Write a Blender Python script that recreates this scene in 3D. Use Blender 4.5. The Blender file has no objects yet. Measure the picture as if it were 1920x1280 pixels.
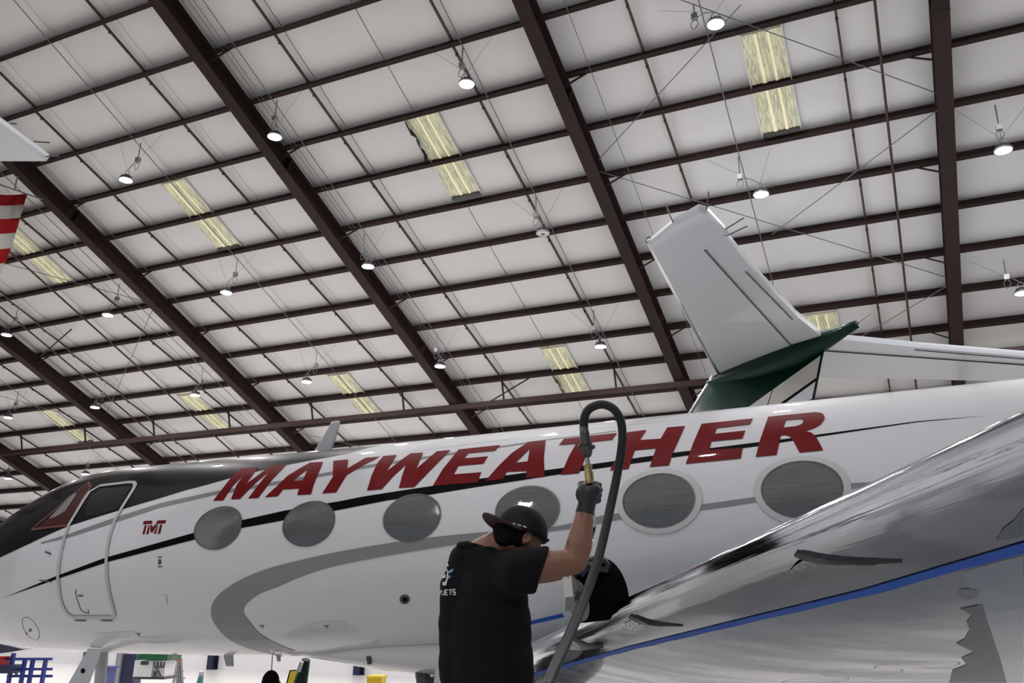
import bpy, bmesh, math, random
from mathutils import Vector, Matrix
from mathutils.bvhtree import BVHTree

random.seed(7)
SC = bpy.context.scene
COL = SC.collection
V = Vector

# ------------------------------------------------------------------ camera
CAMH = 1.75
CAM = V((0, 0, CAMH))
FPX = 1632.353
CR = V((0.909962, 0.414480, 0.013276))
CU = V((0.120069, -0.293977, 0.948241))
CF = V((-0.396929, 0.861269, 0.317274))
cam_data = bpy.data.cameras.new('camera')
cam = bpy.data.objects.new('camera', cam_data)
COL.objects.link(cam)
cam_data.sensor_width = 36.0
cam_data.lens = FPX / 1920 * 36.0
cam_data.clip_start = 0.05
cam_data.clip_end = 300
cam.matrix_world = Matrix((
    (CR.x, CU.x, -CF.x, CAM.x),
    (CR.y, CU.y, -CF.y, CAM.y),
    (CR.z, CU.z, -CF.z, CAM.z),
    (0, 0, 0, 1)))
SC.camera = cam

# ------------------------------------------------------------------ world, exposure
w = bpy.data.worlds.new('world')
SC.world = w
w.use_nodes = True
bg = w.node_tree.nodes['Background']
bg.inputs[0].default_value = (0.86, 0.92, 1.0, 1)
bg.inputs[1].default_value = 0.30
SC.view_settings.view_transform = 'Standard'
SC.view_settings.look = 'None'
SC.view_settings.gamma = 1
SC.view_settings.use_curve_mapping = False
SC.view_settings.exposure = -0.15
SC.cycles.use_denoising = True
SC.cycles.max_bounces = 6
SC.cycles.diffuse_bounces = 3
SC.cycles.glossy_bounces = 3
SC.cycles.use_adaptive_sampling = True
SC.cycles.adaptive_threshold = 0.05
SC.cycles.sample_clamp_indirect = 6.0
LAMP_POWER = 270.0
LENS_STRENGTH = 26.0

# ------------------------------------------------------------------ helpers
def ray(px, py):
    return (CR * ((px - 960) / FPX) + CU * (-(py - 640) / FPX) + CF)      # depth 1

def PX(px, py, dep):
    return CAM + ray(px, py) * dep

def px_plane(px, py, p0, nrm):
    r = ray(px, py)
    return CAM + r * ((p0 - CAM).dot(nrm) / r.dot(nrm))

MATS = {}
def mat(name, col, rough=0.5, metal=0.0, coat=0.0, var=0.06, scale=6.0, emit=None, estr=0.0, bump=0.0, trans=0.0, spec=0.5, stretch=None):
    if name in MATS:
        return MATS[name]
    m = bpy.data.materials.new(name)
    m.use_nodes = True
    nt = m.node_tree
    b = nt.nodes['Principled BSDF']
    b.inputs['Roughness'].default_value = rough
    b.inputs['Metallic'].default_value = metal
    b.inputs['Specular IOR Level'].default_value = spec
    b.inputs['Coat Weight'].default_value = coat
    b.inputs['Coat Roughness'].default_value = 0.03
    b.inputs['Transmission Weight'].default_value = trans
    tc = nt.nodes.new('ShaderNodeTexCoord')
    no = nt.nodes.new('ShaderNodeTexNoise')
    no.inputs['Scale'].default_value = scale
    no.inputs['Detail'].default_value = 4
    if stretch:
        mp = nt.nodes.new('ShaderNodeMapping')
        mp.inputs['Scale'].default_value = stretch
        nt.links.new(tc.outputs['Object'], mp.inputs[0])
        nt.links.new(mp.outputs[0], no.inputs['Vector'])
    else:
        nt.links.new(tc.outputs['Object'], no.inputs['Vector'])
    mx = nt.nodes.new('ShaderNodeMix')
    mx.data_type = 'RGBA'
    c = list(col)
    mx.inputs['A'].default_value = [max(0, x * (1 - var)) for x in c] + [1]
    mx.inputs['B'].default_value = [min(1, x * (1 + var)) for x in c] + [1]
    nt.links.new(no.outputs['Fac'], mx.inputs['Factor'])
    nt.links.new(mx.outputs['Result'], b.inputs['Base Color'])
    if emit:
        b.inputs['Emission Color'].default_value = list(emit) + [1]
        b.inputs['Emission Strength'].default_value = estr
    if bump:
        bp = nt.nodes.new('ShaderNodeBump')
        bp.inputs['Strength'].default_value = bump
        bp.inputs['Distance'].default_value = 0.01
        nt.links.new(no.outputs['Fac'], bp.inputs['Height'])
        nt.links.new(bp.outputs[0], b.inputs['Normal'])
    MATS[name] = m
    return m

def mesh_of(name, bm, m, smooth=False):
    me = bpy.data.meshes.new(name)
    bm.normal_update()
    bm.to_mesh(me)
    bm.free()
    for mm in (m if isinstance(m, (list, tuple)) else [m]):
        me.materials.append(mm)
    if smooth:
        for p in me.polygons:
            p.use_smooth = True
    return me

def obj(name, data, m=None, parent=None, smooth=False, label=None, cat=None, group=None, kind=None):
    if isinstance(data, bmesh.types.BMesh):
        data = mesh_of(name, data, m, smooth)
    o = bpy.data.objects.new(name, data)
    COL.objects.link(o)
    if parent is not None:
        o.parent = parent
    if label: o['label'] = label
    if cat: o['category'] = cat
    if group: o['group'] = group
    if kind: o['kind'] = kind
    return o

def thing(name, label, cat, loc=(0, 0, 0), group=None, rotz=0.0):
    o = obj(name, None, label=label, cat=cat, group=group)
    o.location = loc
    o.rotation_euler = (0, 0, rotz)
    o.empty_display_size = 0.1
    bpy_up[0] = True
    return o
bpy_up = [False]

def part(name, bm, m, parent, smooth=False, label=None, kind=None):
    """mesh given in world coordinates, parented without moving (parents have only loc/rotz)"""
    o = obj(name, bm, m, None, smooth, label=label, kind=kind)
    if parent is not None:
        o.parent = parent
        mw = Matrix.Identity(4)
        p = parent
        while p is not None:
            mw = p.matrix_basis @ mw if False else (Matrix.Translation(p.location) @ p.rotation_euler.to_matrix().to_4x4() @ mw)
            p = p.parent
        inv = mw.inverted()
        o.data.transform(inv)
    return o

def frame(axis, up=V((0, 0, 1))):
    a = axis.normalized()
    if abs(a.dot(up)) > 0.98:
        up = V((1, 0, 0))
    s = a.cross(up).normalized()
    t = s.cross(a).normalized()
    return a, s, t

def add_box(bm, c, ax, ay, az):
    """box with centre c and half axis vectors"""
    vs = [bm.verts.new(c + ax * i + ay * j + az * k) for i in (-1, 1) for j in (-1, 1) for k in (-1, 1)]
    for f in ((0, 1, 3, 2), (4, 6, 7, 5), (0, 4, 5, 1), (2, 3, 7, 6), (0, 2, 6, 4), (1, 5, 7, 3)):
        bm.faces.new([vs[i] for i in f])

def abox(bm, x0, x1, y0, y1, z0, z1):
    add_box(bm, V(((x0 + x1) / 2, (y0 + y1) / 2, (z0 + z1) / 2)), V(((x1 - x0) / 2, 0, 0)), V((0, (y1 - y0) / 2, 0)), V((0, 0, (z1 - z0) / 2)))

def bar(bm, p, q, w_, h_, up=V((0, 0, 1))):
    a, s, t = frame(q - p, up)
    add_box(bm, (p + q) / 2, (q - p) / 2, s * (w_ / 2), t * (h_ / 2))

def rings(bm, rs, cap=True):
    """loft a list of rings (lists of points)"""
    vv = [[bm.verts.new(p) for p in r] for r in rs]
    n = len(vv[0])
    for a, b in zip(vv[:-1], vv[1:]):
        for i in range(n):
            bm.faces.new((a[i], a[(i + 1) % n], b[(i + 1) % n], b[i]))
    if cap:
        bm.faces.new(list(reversed(vv[0])))
        bm.faces.new(vv[-1])
    return vv

def tube(bm, pts, r, n=10, cap=True):
    rs = []
    pts = [V(p) for p in pts]
    up = V((0, 0, 1))
    prev = None
    for i, p in enumerate(pts):
        if i == 0: t = pts[1] - p
        elif i == len(pts) - 1: t = p - pts[-2]
        else: t = pts[i + 1] - pts[i - 1]
        t.normalize()
        if prev is None:
            a, s, u = frame(t)
        else:
            s = prev - t * prev.dot(t)
            s.normalize()
            u = s.cross(t)
        prev = s
        rr = r[i] if isinstance(r, (list, tuple)) else r
        rs.append([p + s * (rr * math.cos(k * 2 * math.pi / n)) + s.cross(t) * (rr * math.sin(k * 2 * math.pi / n)) for k in range(n)])
    rings(bm, rs, cap)

def lathe(bm, p, axis, prof, n=20, cap=True):
    """prof: (distance along axis, radius)"""
    a, s, t = frame(axis)
    rs = [[p + a * h + s * (r * math.cos(k * 2 * math.pi / n)) + t * (r * math.sin(k * 2 * math.pi / n)) for k in range(n)] for h, r in prof]
    rings(bm, rs, cap)

def smooth_path(pts, n=6):
    """catmull-rom through points"""
    pts = [V(p) for p in pts]
    out = []
    P = [pts[0] * 2 - pts[1]] + pts + [pts[-1] * 2 - pts[-2]]
    for i in range(1, len(P) - 2):
        for k in range(n):
            t = k / n
            out.append(0.5 * ((2 * P[i]) + (P[i + 1] - P[i - 1]) * t + (2 * P[i - 1] - 5 * P[i] + 4 * P[i + 1] - P[i + 2]) * t * t + (3 * P[i] - P[i - 1] - 3 * P[i + 1] + P[i + 2]) * t ** 3))
    out.append(pts[-1])
    return out

def interp(tab, x):
    if x <= tab[0][0]: return tab[0][1]
    for (a, va), (b, vb) in zip(tab[:-1], tab[1:]):
        if x <= b:
            t = (x - a) / (b - a)
            return va + (vb - va) * t
    return tab[-1][1]

def interp_s(tab, x):
    """smooth (hermite) interpolation"""
    n = len(tab)
    if x <= tab[0][0]: return tab[0][1]
    if x >= tab[-1][0]: return tab[-1][1]
    def slope(i):
        if i == 0: return (tab[1][1] - tab[0][1]) / (tab[1][0] - tab[0][0])
        if i == n - 1: return (tab[-1][1] - tab[-2][1]) / (tab[-1][0] - tab[-2][0])
        return (tab[i + 1][1] - tab[i - 1][1]) / (tab[i + 1][0] - tab[i - 1][0])
    for i in range(n - 1):
        a, b = tab[i], tab[i + 1]
        if x <= b[0]:
            h = b[0] - a[0]
            t = (x - a[0]) / h
            return ((2 * t ** 3 - 3 * t * t + 1) * a[1] + (t ** 3 - 2 * t * t + t) * h * slope(i)
                    + (-2 * t ** 3 + 3 * t * t) * b[1] + (t ** 3 - t * t) * h * slope(i + 1))

# ------------------------------------------------------------------ materials
M_STEEL = mat('red_oxide_steel', (0.026, 0.0125, 0.0115), 0.65, var=0.25, scale=3, spec=0.25)
M_ROD = mat('rusty_rod', (0.06, 0.03, 0.022), 0.6, var=0.4, scale=8)
M_INSUL = mat('vinyl_insulation', (0.78, 0.775, 0.77), 0.6, var=0.035, scale=1.3, bump=0.05)
M_DECK = mat('roof_deck', (0.3, 0.28, 0.26), 0.7)
M_FLOOR = mat('polished_floor', (0.72, 0.71, 0.68), 0.3, var=0.06, scale=0.8)
M_WALL = mat('white_siding', (0.74, 0.74, 0.76), 0.5, var=0.03)
M_GALV = mat('galvanised', (0.35, 0.36, 0.37), 0.4, 0.7)
M_WIRE = mat('grey_cable', (0.16, 0.16, 0.16), 0.5)
M_NAVY = mat('navy_paint', (0.012, 0.014, 0.05), 0.45)
M_BLUE = mat('blue_paint', (0.02, 0.035, 0.19), 0.45)
M_WHITE = mat('aircraft_white', (0.60, 0.61, 0.64), 0.55, coat=0.8, var=0.012, scale=0.7)
M_WHITE2 = mat('tail_white', (0.58, 0.61, 0.65), 0.3, coat=0.6, var=0.02, scale=0.7)
M_BLACKP = mat('gloss_black', (0.003, 0.0033, 0.0045), 0.5, coat=0.0, spec=0.04)
M_CROWN = mat('gloss_black_crown', (0.004, 0.0045, 0.006), 0.35, coat=0.28, spec=0.05)
M_RED = mat('decal_red', (0.135, 0.003, 0.005), 0.5, coat=0.06, spec=0.1, var=0.05)
M_GREY = mat('stripe_grey', (0.19, 0.20, 0.21), 0.5, coat=0.4, var=0.02)
M_GREYL = mat('outline_grey', (0.42, 0.43, 0.44), 0.3, coat=0.5)
M_DKGREY = mat('dark_grey', (0.05, 0.05, 0.055), 0.4)
M_CHROME = mat('polished_aluminium', (0.80, 0.79, 0.78), 0.09, 1.0, var=0.06, scale=9)
M_CHROME_LE = mat('polished_leading_edge', (0.60, 0.635, 0.69), 0.07, 1.0, var=0.05, scale=9)
M_ALU = mat('brushed_aluminium', (0.62, 0.62, 0.63), 0.28, 1.0)
M_TAPE = mat('blue_tape', (0.008, 0.085, 0.46), 0.55, var=0.08, scale=20)
M_GLASS = mat('cabin_glass', (0.22, 0.225, 0.225), 0.05, 0.9, var=0.3, scale=3, stretch=(1.0, 1.0, 22), bump=0.12)
M_COCKPIT = mat('cockpit_glass', (0.004, 0.004, 0.007), 0.08, 0.0, coat=0.25, spec=0.2)
M_GREEN = mat('dark_green_paint', (0.003, 0.020, 0.012), 0.4, coat=0.08, spec=0.08)
M_SHIRT = mat('black_cotton', (0.007, 0.007, 0.009), 0.95, var=0.25, scale=30, bump=0.25, spec=0.15)
M_SKIN = mat('skin', (0.21, 0.10, 0.064), 0.5, var=0.08, scale=25)
M_HAIR = mat('black_hair', (0.006, 0.005, 0.005), 0.95, spec=0.08, bump=0.4, scale=80)
M_CAP = mat('black_cap_cloth', (0.011, 0.011, 0.012), 0.8, bump=0.2, scale=60, spec=0.2)
M_BRIM = mat('brown_brim_lining', (0.035, 0.014, 0.012), 0.75)
M_GLOVE = mat('black_nitrile', (0.016, 0.017, 0.02), 0.42, bump=0.15, scale=40)
M_RUBBER = mat('rubber_hose', (0.011, 0.014, 0.017), 0.55, var=0.1, scale=15, spec=0.3)
M_FELT = mat('black_felt', (0.003, 0.003, 0.003), 1.0, spec=0.05)
M_BRASS = mat('brass', (0.45, 0.36, 0.16), 0.3, 1.0)
M_PRINT = mat('white_print', (0.55, 0.56, 0.58), 0.6)
M_PRINTB = mat('blue_print', (0.10, 0.25, 0.45), 0.6)
M_FLAGR = mat('flag_red', (0.48, 0.012, 0.015), 0.8, bump=0.2)
M_FLAGW = mat('flag_white', (0.80, 0.79, 0.75), 0.8, bump=0.2)
M_FLAGB = mat('flag_blue', (0.01, 0.02, 0.12), 0.8)
M_YELLOW = mat('safety_yellow', (0.75, 0.52, 0.02), 0.45)
M_JEANS = mat('dark_trousers', (0.012, 0.013, 0.02), 0.85)

# translucent corrugated rooflight: a glow in the material stands in for daylight
def skylight_mat():
    m = bpy.data.materials.new('fibreglass_rooflight')
    m.use_nodes = True
    nt = m.node_tree
    b = nt.nodes['Principled BSDF']
    tc = nt.nodes.new('ShaderNodeTexCoord')
    mp = nt.nodes.new('ShaderNodeMapping')
    mp.inputs['Scale'].default_value = (16, 2.2, 2.2)
    no = nt.nodes.new('ShaderNodeTexNoise')
    no.inputs['Scale'].default_value = 1.6
    no.inputs['Detail'].default_value = 8
    no.inputs['Roughness'].default_value = 0.7
    rp = nt.nodes.new('ShaderNodeValToRGB')
    rp.color_ramp.elements[0].position = 0.35
    rp.color_ramp.elements[0].color = (0.27, 0.28, 0.19, 1)
    rp.color_ramp.elements[1].position = 0.66
    rp.color_ramp.elements[1].color = (0.68, 0.66, 0.46, 1)
    nt.links.new(tc.outputs['Object'], mp.inputs[0])
    nt.links.new(mp.outputs[0], no.inputs['Vector'])
    nt.links.new(no.outputs['Fac'], rp.inputs[0])
    nt.links.new(rp.outputs[0], b.inputs['Base Color'])
    nt.links.new(rp.outputs[0], b.inputs['Emission Color'])
    b.inputs['Emission Strength'].default_value = 0.40
    b.inputs['Roughness'].default_value = 0.4
    return m
M_SKY = skylight_mat()
M_SKYRIB = mat('rooflight_rib', (0.75, 0.68, 0.45), 0.4, emit=(0.95, 0.84, 0.55), estr=0.42, var=0.15, scale=14)  # ribs glow too, in place of daylight
M_SKY.cycles.emission_sampling = 'NONE'
M_SKYRIB.cycles.emission_sampling = 'NONE'
M_LENS = mat('lamp_lens', (0.9, 0.9, 0.9), 0.5, emit=(1.0, 0.97, 0.99), estr=LENS_STRENGTH)
M_LENS.cycles.emission_sampling = 'NONE'

# ------------------------------------------------------------------ the hangar
ROOF0 = V((0, 11.630548, 15.263186 + CAMH - 1.55))
RJ = V((0, 1.393339, -0.555523))
RA = RJ.normalized()
RN = V((0, 0.370349, 0.928893))
XA = V((1, 0, 0))
def RP(u, j, h=0.0):
    return ROOF0 + XA * u + RJ * j + RN * h
RAFT = [9.60, 1.61, -6.12, -14.02, -21.88, -29.78, -37.65, -45.5]
RODS = [7.75, 3.8, -0.23, -4.18, -8.21, -12.17, -16.2, -20.16, -24.1, -28.1, -32.0, -36.0, -40.0, -43.9]
U0, U1 = -50.0, 14.0
J0, J1 = -2, 15
WALLY = RP(0, J1).y + 0.35
EAVE = RP(0, J1).z

bm = bmesh.new()
abox(bm, U0, 30, -22, WALLY, -0.1, 0)
obj('floor', bm, M_FLOOR, kind='structure')

bm = bmesh.new()                       # roof deck, both slopes (ridge above row -3)
RIDGE = RP(0, -3)
for s0, s1 in ((U0, U1 + 16),):
    add_box(bm, (RP(s0, -3, 0.24) + RP(s1, J1 + 0.6, 0.24)) / 2, XA * ((s1 - s0) / 2), RJ * ((J1 + 3.6) / 2), RN * 0.03)
    o2 = RIDGE + V((0, 0, 0.2))
    far = V((0, RIDGE.y - 25, RIDGE.z - 10))
    dd = (far - o2)
    dd.x = 0
    nn = V((0, dd.z, -dd.y)).normalized() * -1
    add_box(bm, V(((s0 + s1) / 2, (o2.y + far.y) / 2, (o2.z + far.z) / 2)), XA * ((s1 - s0) / 2), dd / 2, nn * 0.03)
ceiling = obj('ceiling', bm, [M_INSUL], kind='structure')

# insulation panels, pillow-shaped between purlins: 4 across a bay
PW = 7.88 / 4
def panel_mesh():
    bm = bmesh.new()
    nu, nv = 6, 5
    g = {}
    for a in range(nu + 1):
        for b in range(nv + 1):
            x = (a / nu - 0.5) * (PW - 0.014)
            t = b / nv
            ed = min(1.0, min(a, nu - a) / 1.0)
            sag = -0.045 * math.sin(math.pi * t) * (0.55 + 0.45 * math.sin(math.pi * a / nu)) + (0.035 if ed == 0 else 0)
            g[a, b] = bm.verts.new(XA * x + RJ * (t * 0.985) + RN * (0.13 + sag))
    for a in range(nu):
        for b in range(nv):
            bm.faces.new((g[a, b], g[a + 1, b], g[a + 1, b + 1], g[a, b + 1]))
    return mesh_of('insulation_panel', bm, M_INSUL, True)
pm = panel_mesh()
rest = bmesh.new()
cnt = 0
for k in range(len(RAFT) - 1):
    ul = RAFT[k + 1]
    for c in range(4):
        u = ul + (c + 0.5) * (RAFT[k] - ul) / 4
        for j in range(J0 - 1, J1):
            vis = (k in (1, 2, 3) and j >= -1 and j < 13) or (k == 0 and 1 <= j < 12 and c < 2) or (k == 4 and 2 <= j < 14)
            if vis and cnt < 296:
                o = obj('insulation_panel', pm, parent=ceiling)
                o.location = RP(u, j)
                cnt += 1
            else:
                tmp = bmesh.new()
                tmp.from_mesh(pm)
                bmesh.ops.translate(tmp, verts=tmp.verts, vec=RP(u, j))
                me_t = bpy.data.meshes.new('t')
                tmp.to_mesh(me_t)
                tmp.free()
                rest.from_mesh(me_t)
                bpy.data.meshes.remove(me_t)
obj('insulation_lining', rest, M_INSUL, ceiling, True, kind='stuff')

# purlins: Z sections running the length of the building
def extrude_profile(bm, prof, a, b, ax, ay):
    """prof: list of (x,y) closed outline swept from point a to point b"""
    r0 = [a + ax * x + ay * y for x, y in prof]
    r1 = [b + ax * x + ay * y for x, y in prof]
    rings(bm, [r0, r1])
bm = bmesh.new()
zprof = [(-0.10, -0.135), (0.009, -0.135), (0.009, 0.115), (0.09, 0.115), (0.09, 0.125), (-0.009, 0.125), (-0.009, -0.125), (-0.09, -0.125), (-0.09, -0.105), (-0.10, -0.105)]
extrude_profile(bm, zprof, XA * U0, XA * 26, RA, RN)
purl = mesh_of('purlin', bm, M_STEEL)
for j in range(J0, J1 + 1):
    o = obj('purlin', purl, parent=ceiling)
    o.location = RP(0, j)

# rafters: plate girders
bm = bmesh.new()
fw, td, bd = 0.16, -0.12, -0.62
iprof = [(-fw, bd), (fw, bd), (fw, bd + 0.03), (0.012, bd + 0.03), (0.012, td - 0.03), (fw, td - 0.03), (fw, td), (-fw, td), (-fw, td - 0.03), (-0.012, td - 0.03), (-0.012, bd + 0.03), (-fw, bd + 0.03)]
extrude_profile(bm, iprof, RJ * (-3), RJ * (J1 + 0.3), XA, RN)
for js in (3.2, 8.45):                                                # bolted splice plates
    add_box(bm, RJ * js + RN * ((td + bd) / 2 - 0.02), XA * (fw + 0.004), RA * 0.02, RN * 0.235)
raft = mesh_of('rafter', bm, M_STEEL)
for u in RAFT:
    o = obj('rafter', raft, parent=ceiling)
    o.location = RP(u, 0)

# sag rods between purlins
bm = bmesh.new()
bar(bm, RJ * 0.0 + RN * -0.07, RJ * 1.0 + RN * 0.02, 0.05, 0.05)
add_box(bm, RJ * 0.16 + RN * -0.08, XA * 0.03, RA * 0.02, RN * 0.035)
add_box(bm, RJ * 0.98 + RN * -0.0, XA * 0.025, RA * 0.02, RN * 0.03)
rod = mesh_of('sag_rod', bm, M_ROD)
for u in RODS:
    for j in range(J0, J1):
        o = obj('sag_rod', rod, parent=ceiling)
        o.location = RP(u, j)

# flange braces: from a purlin down to the rafter's bottom flange
bra = {}
for sd in (-1, 1):
    bm = bmesh.new()
    bar(bm, XA * (0.62 * sd) + RN * -0.10, XA * (0.06 * sd) + RN * -0.46, 0.035, 0.035)
    bra[sd] = mesh_of('flange_brace', bm, M_STEEL)
for i, u in enumerate(RAFT):
    for j in range(-1, 14, 2):
        sd = -1 if i == 1 else 1
        o = obj('flange_brace', bra[sd], parent=ceiling)
        o.location = RP(u, j + (0 if i != 1 else 1))

# thin cross-bracing cables under the roof
for (u0, ja), (u1, jb) in (((-4.3, 1.6), (1.6, 4.72)), ((-2.45, 6.85), (1.55, 4.94)), ((-6.0, 4.57), (-1.96, 2.55)), ((-6.1, 4.8), (1.55, 8.55)), ((-6.0, 12.4), (1.55, 8.7)),
                           ((-30.0, 2.2), (-22.3, 5.9)), ((-30.0, 9.6), (-22.3, 5.9)), ((-22.1, 11.0), (-14.3, 14.0)), ((-26.71, 6.2), (-29.4, 6.9)), ((-38.0, 6.0), (-30.3, 10.0))):
    bm = bmesh.new()
    tube(bm, [RP(u0, ja, -0.18), RP(u1, jb, -0.18)], 0.011 if u0 != -26.71 else 0.03, 6)
    part('brace_cable', bm, M_WIRE if u0 != -26.71 else M_ROD, ceiling)

# conduits feeding the lamps, and one sprinkler pipe
for u in (-2.75, -7.95, -13.25, -17.9, -23.0, -27.9, -32.8, -38.0):
    bm = bmesh.new()
    tube(bm, [RP(u, -2, -0.16), RP(u, 14.5, -0.16)], 0.012, 6)
    part('conduit', bm, M_WIRE, ceiling)
for u in (-13.5, -13.62, -21.4, -5.4):
    bm = bmesh.new()
    tube(bm, [RP(u, -2, -0.13), RP(u, 14, -0.13)], 0.008, 6)
    part('cable', bm, M_WIRE, ceiling)
bm = bmesh.new()
tube(bm, [RP(0.5, 2.4, -0.15), RP(0.5, 12.2, -0.15)], 0.028, 8)
part('pipe', bm, M_ROD, ceiling)
for u in (-25.72, -28.65):
    bm = bmesh.new()
    tube(bm, [RP(u, -1, -0.15), RP(u, 12.2, -0.15)], 0.032, 8)
    part('pipe', bm, M_ROD, ceiling)

# strut beam hung under the rafters, with hangers
bm = bmesh.new()
bar(bm, RP(U0, 10.27, -0.72), RP(10, 10.27, -0.72), 0.12, 0.17)
beam = part('strut_beam', bm, M_STEEL, ceiling)
for u in RAFT[1:]:
    for du in (1.9, 5.85):
        bm = bmesh.new()
        bar(bm, RP(u + du, 10.0, -0.1), RP(u + du, 10.27, -0.62), 0.05, 0.05)
        part('hanger', bm, M_STEEL, ceiling)
        if du < 3 and u in (RAFT[3],):
            bm = bmesh.new()
            bar(bm, RP(u + du + 1.0, 10.0, -0.14), RP(u + du - 0.5, 10.27, -0.62), 0.035, 0.035)
            part('hanger_brace', bm, M_STEEL, ceiling)

# rooflights: corrugated translucent sheets
def rooflight(u, ja, jb, lbl):
    t = thing('rooflight', lbl, 'skylight', RP(u, ja, 0.08), 'corrugated rooflights in the ceiling')
    W = 0.415
    js = [ja]
    nrow = int(math.floor(jb - 1e-6))
    for r in range(int(math.floor(ja)) + 1, nrow + 1):
        js.append(r)
    js.append(jb)
    for a, b in zip(js[:-1], js[1:]):
        bm = bmesh.new()
        N = 36
        rr0, rr1 = [], []
        for i in range(N + 1):
            x = -W + 2 * W * i / N
            h = 0.012 * math.sin(i * 2 * math.pi / 4)
            for cx in (-0.12, 0.14):
                if abs(x - cx) < 0.05: h -= 0.03 * math.cos((x - cx) / 0.05 * math.pi / 2)
            rr0.append(bm.verts.new(RP(u + x, a + 0.06, 0.035 + h)))
            rr1.append(bm.verts.new(RP(u + x, b - 0.06, 0.035 + h)))
        for i in range(N):
            bm.faces.new((rr0[i], rr0[i + 1], rr1[i + 1], rr1[i]))
        sheet = part('corrugated_sheet', bm, M_SKY, t, True)
        for cx in (-0.12, 0.14):
            bm = bmesh.new()
            bar(bm, RP(u + cx, a + 0.06, 0.012), RP(u + cx, b - 0.06, 0.012), 0.055, 0.02, RN)
            part('rib', bm, M_SKYRIB, sheet)
    bm = bmesh.new()
    bar(bm, RP(u - W, jb - 0.02, 0.0), RP(u + W, jb - 0.02, 0.0), 0.09, 0.07, RN)
    part('flashing', bm, M_DKGREY, t)
    bm = bmesh.new()
    for sx in (-1, 1):
        bar(bm, RP(u + sx * (W + 0.015), ja, 0.05), RP(u + sx * (W + 0.015), jb, 0.05), 0.03, 0.05, RN)
    part('curb', bm, M_INSUL, t)
rooflight(-1.73, 3.05, 4.9, 'corrugated rooflight nearest the camera, top right beside the bright lamp')
rooflight(-9.87, 3.0, 4.85, 'upper corrugated rooflight in the middle of the ceiling, with torn lining')
rooflight(-18.05, 3.05, 4.9, 'upper corrugated rooflight left of centre, below a bright lamp')
rooflight(-25.2, 3.05, 4.95, 'upper corrugated rooflight at far left, beside the striped flag')
rooflight(-9.85, 9.15, 10.92, 'lower corrugated rooflight above the hose, with frayed insulation at its edge')
rooflight(-18.1, 9.15, 10.88, 'lower corrugated rooflight above the blade antenna')
rooflight(-25.2, 9.2, 10.86, 'lower corrugated rooflight left of the antenna, partly behind a lamp')
rooflight(-32.9, 9.1, 10.76, 'lowest corrugated rooflight at far left, small and frayed')
rooflight(-1.73, 9.15, 10.9, 'corrugated rooflight peeking out behind the green tail fairing')
# torn lining beside two rooflights
def torn(u, j0_, j1_, s):
    bm = bmesh.new()
    pts = []
    for i in range(9):
        t = i / 8
        pts.append((RP(u - s * 0.06 * math.sin(i * 1.7), j0_ + (j1_ - j0_) * t, 0.02), RP(u + s * (0.10 + 0.05 * math.sin(i * 2.3)) * math.sin(math.pi * min(1, t + 0.15)), j0_ + (j1_ - j0_) * t, -0.14 - 0.05 * math.sin(i))))
    vv = [(bm.verts.new(a), bm.verts.new(b)) for a, b in pts]
    for a, b in zip(vv[:-1], vv[1:]):
        bm.faces.new((a[0], a[1], b[1], b[0]))
    bmesh.ops.solidify(bm, geom=bm.faces[:], thickness=0.01)
    return bm
part('torn_lining', torn(-10.33, 3.05, 3.95, 1), M_DKGREY, ceiling)
part('torn_lining', torn(-10.33, 10.0, 10.9, 1), mat('fibreglass_wool', (0.35, 0.28, 0.10), 0.9, var=0.4), ceiling)

# walls and columns
bm = bmesh.new()
abox(bm, U0, 26, WALLY, WALLY + 0.15, 0, EAVE + 0.4)
wall_back = obj('wall_back', bm, M_WALL, kind='structure')
bm = bmesh.new()
abox(bm, U0 - 0.15, U0, -16, WALLY, 0, EAVE + 14)
obj('wall_left', bm, M_WALL, kind='structure')
bm = bmesh.new()
abox(bm, 26, 26.15, -16, WALLY, 0, EAVE + 14)
obj('wall_right', bm, M_WALL, kind='structure')
for u in RAFT:
    bm = bmesh.new()
    extrude_profile(bm, [(-0.15, -0.2), (0.15, -0.2), (0.15, -0.17), (0.01, -0.17), (0.01, 0.17), (0.15, 0.17), (0.15, 0.2), (-0.15, 0.2), (-0.15, 0.17), (-0.01, 0.17), (-0.01, -0.17), (-0.15, -0.17)],
                    V((u, WALLY - 0.22, 0)), V((u, WALLY - 0.22, EAVE - 0.4)), XA, V((0, 1, 0)))
    part('column', bm, M_NAVY, wall_back)
for zg in (2.3, 4.6):
    bm = bmesh.new()
    abox(bm, U0, 26, WALLY - 0.1, WALLY - 0.001, zg, zg + 0.2)
    part('wall_girt', bm, M_WALL, wall_back)

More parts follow.
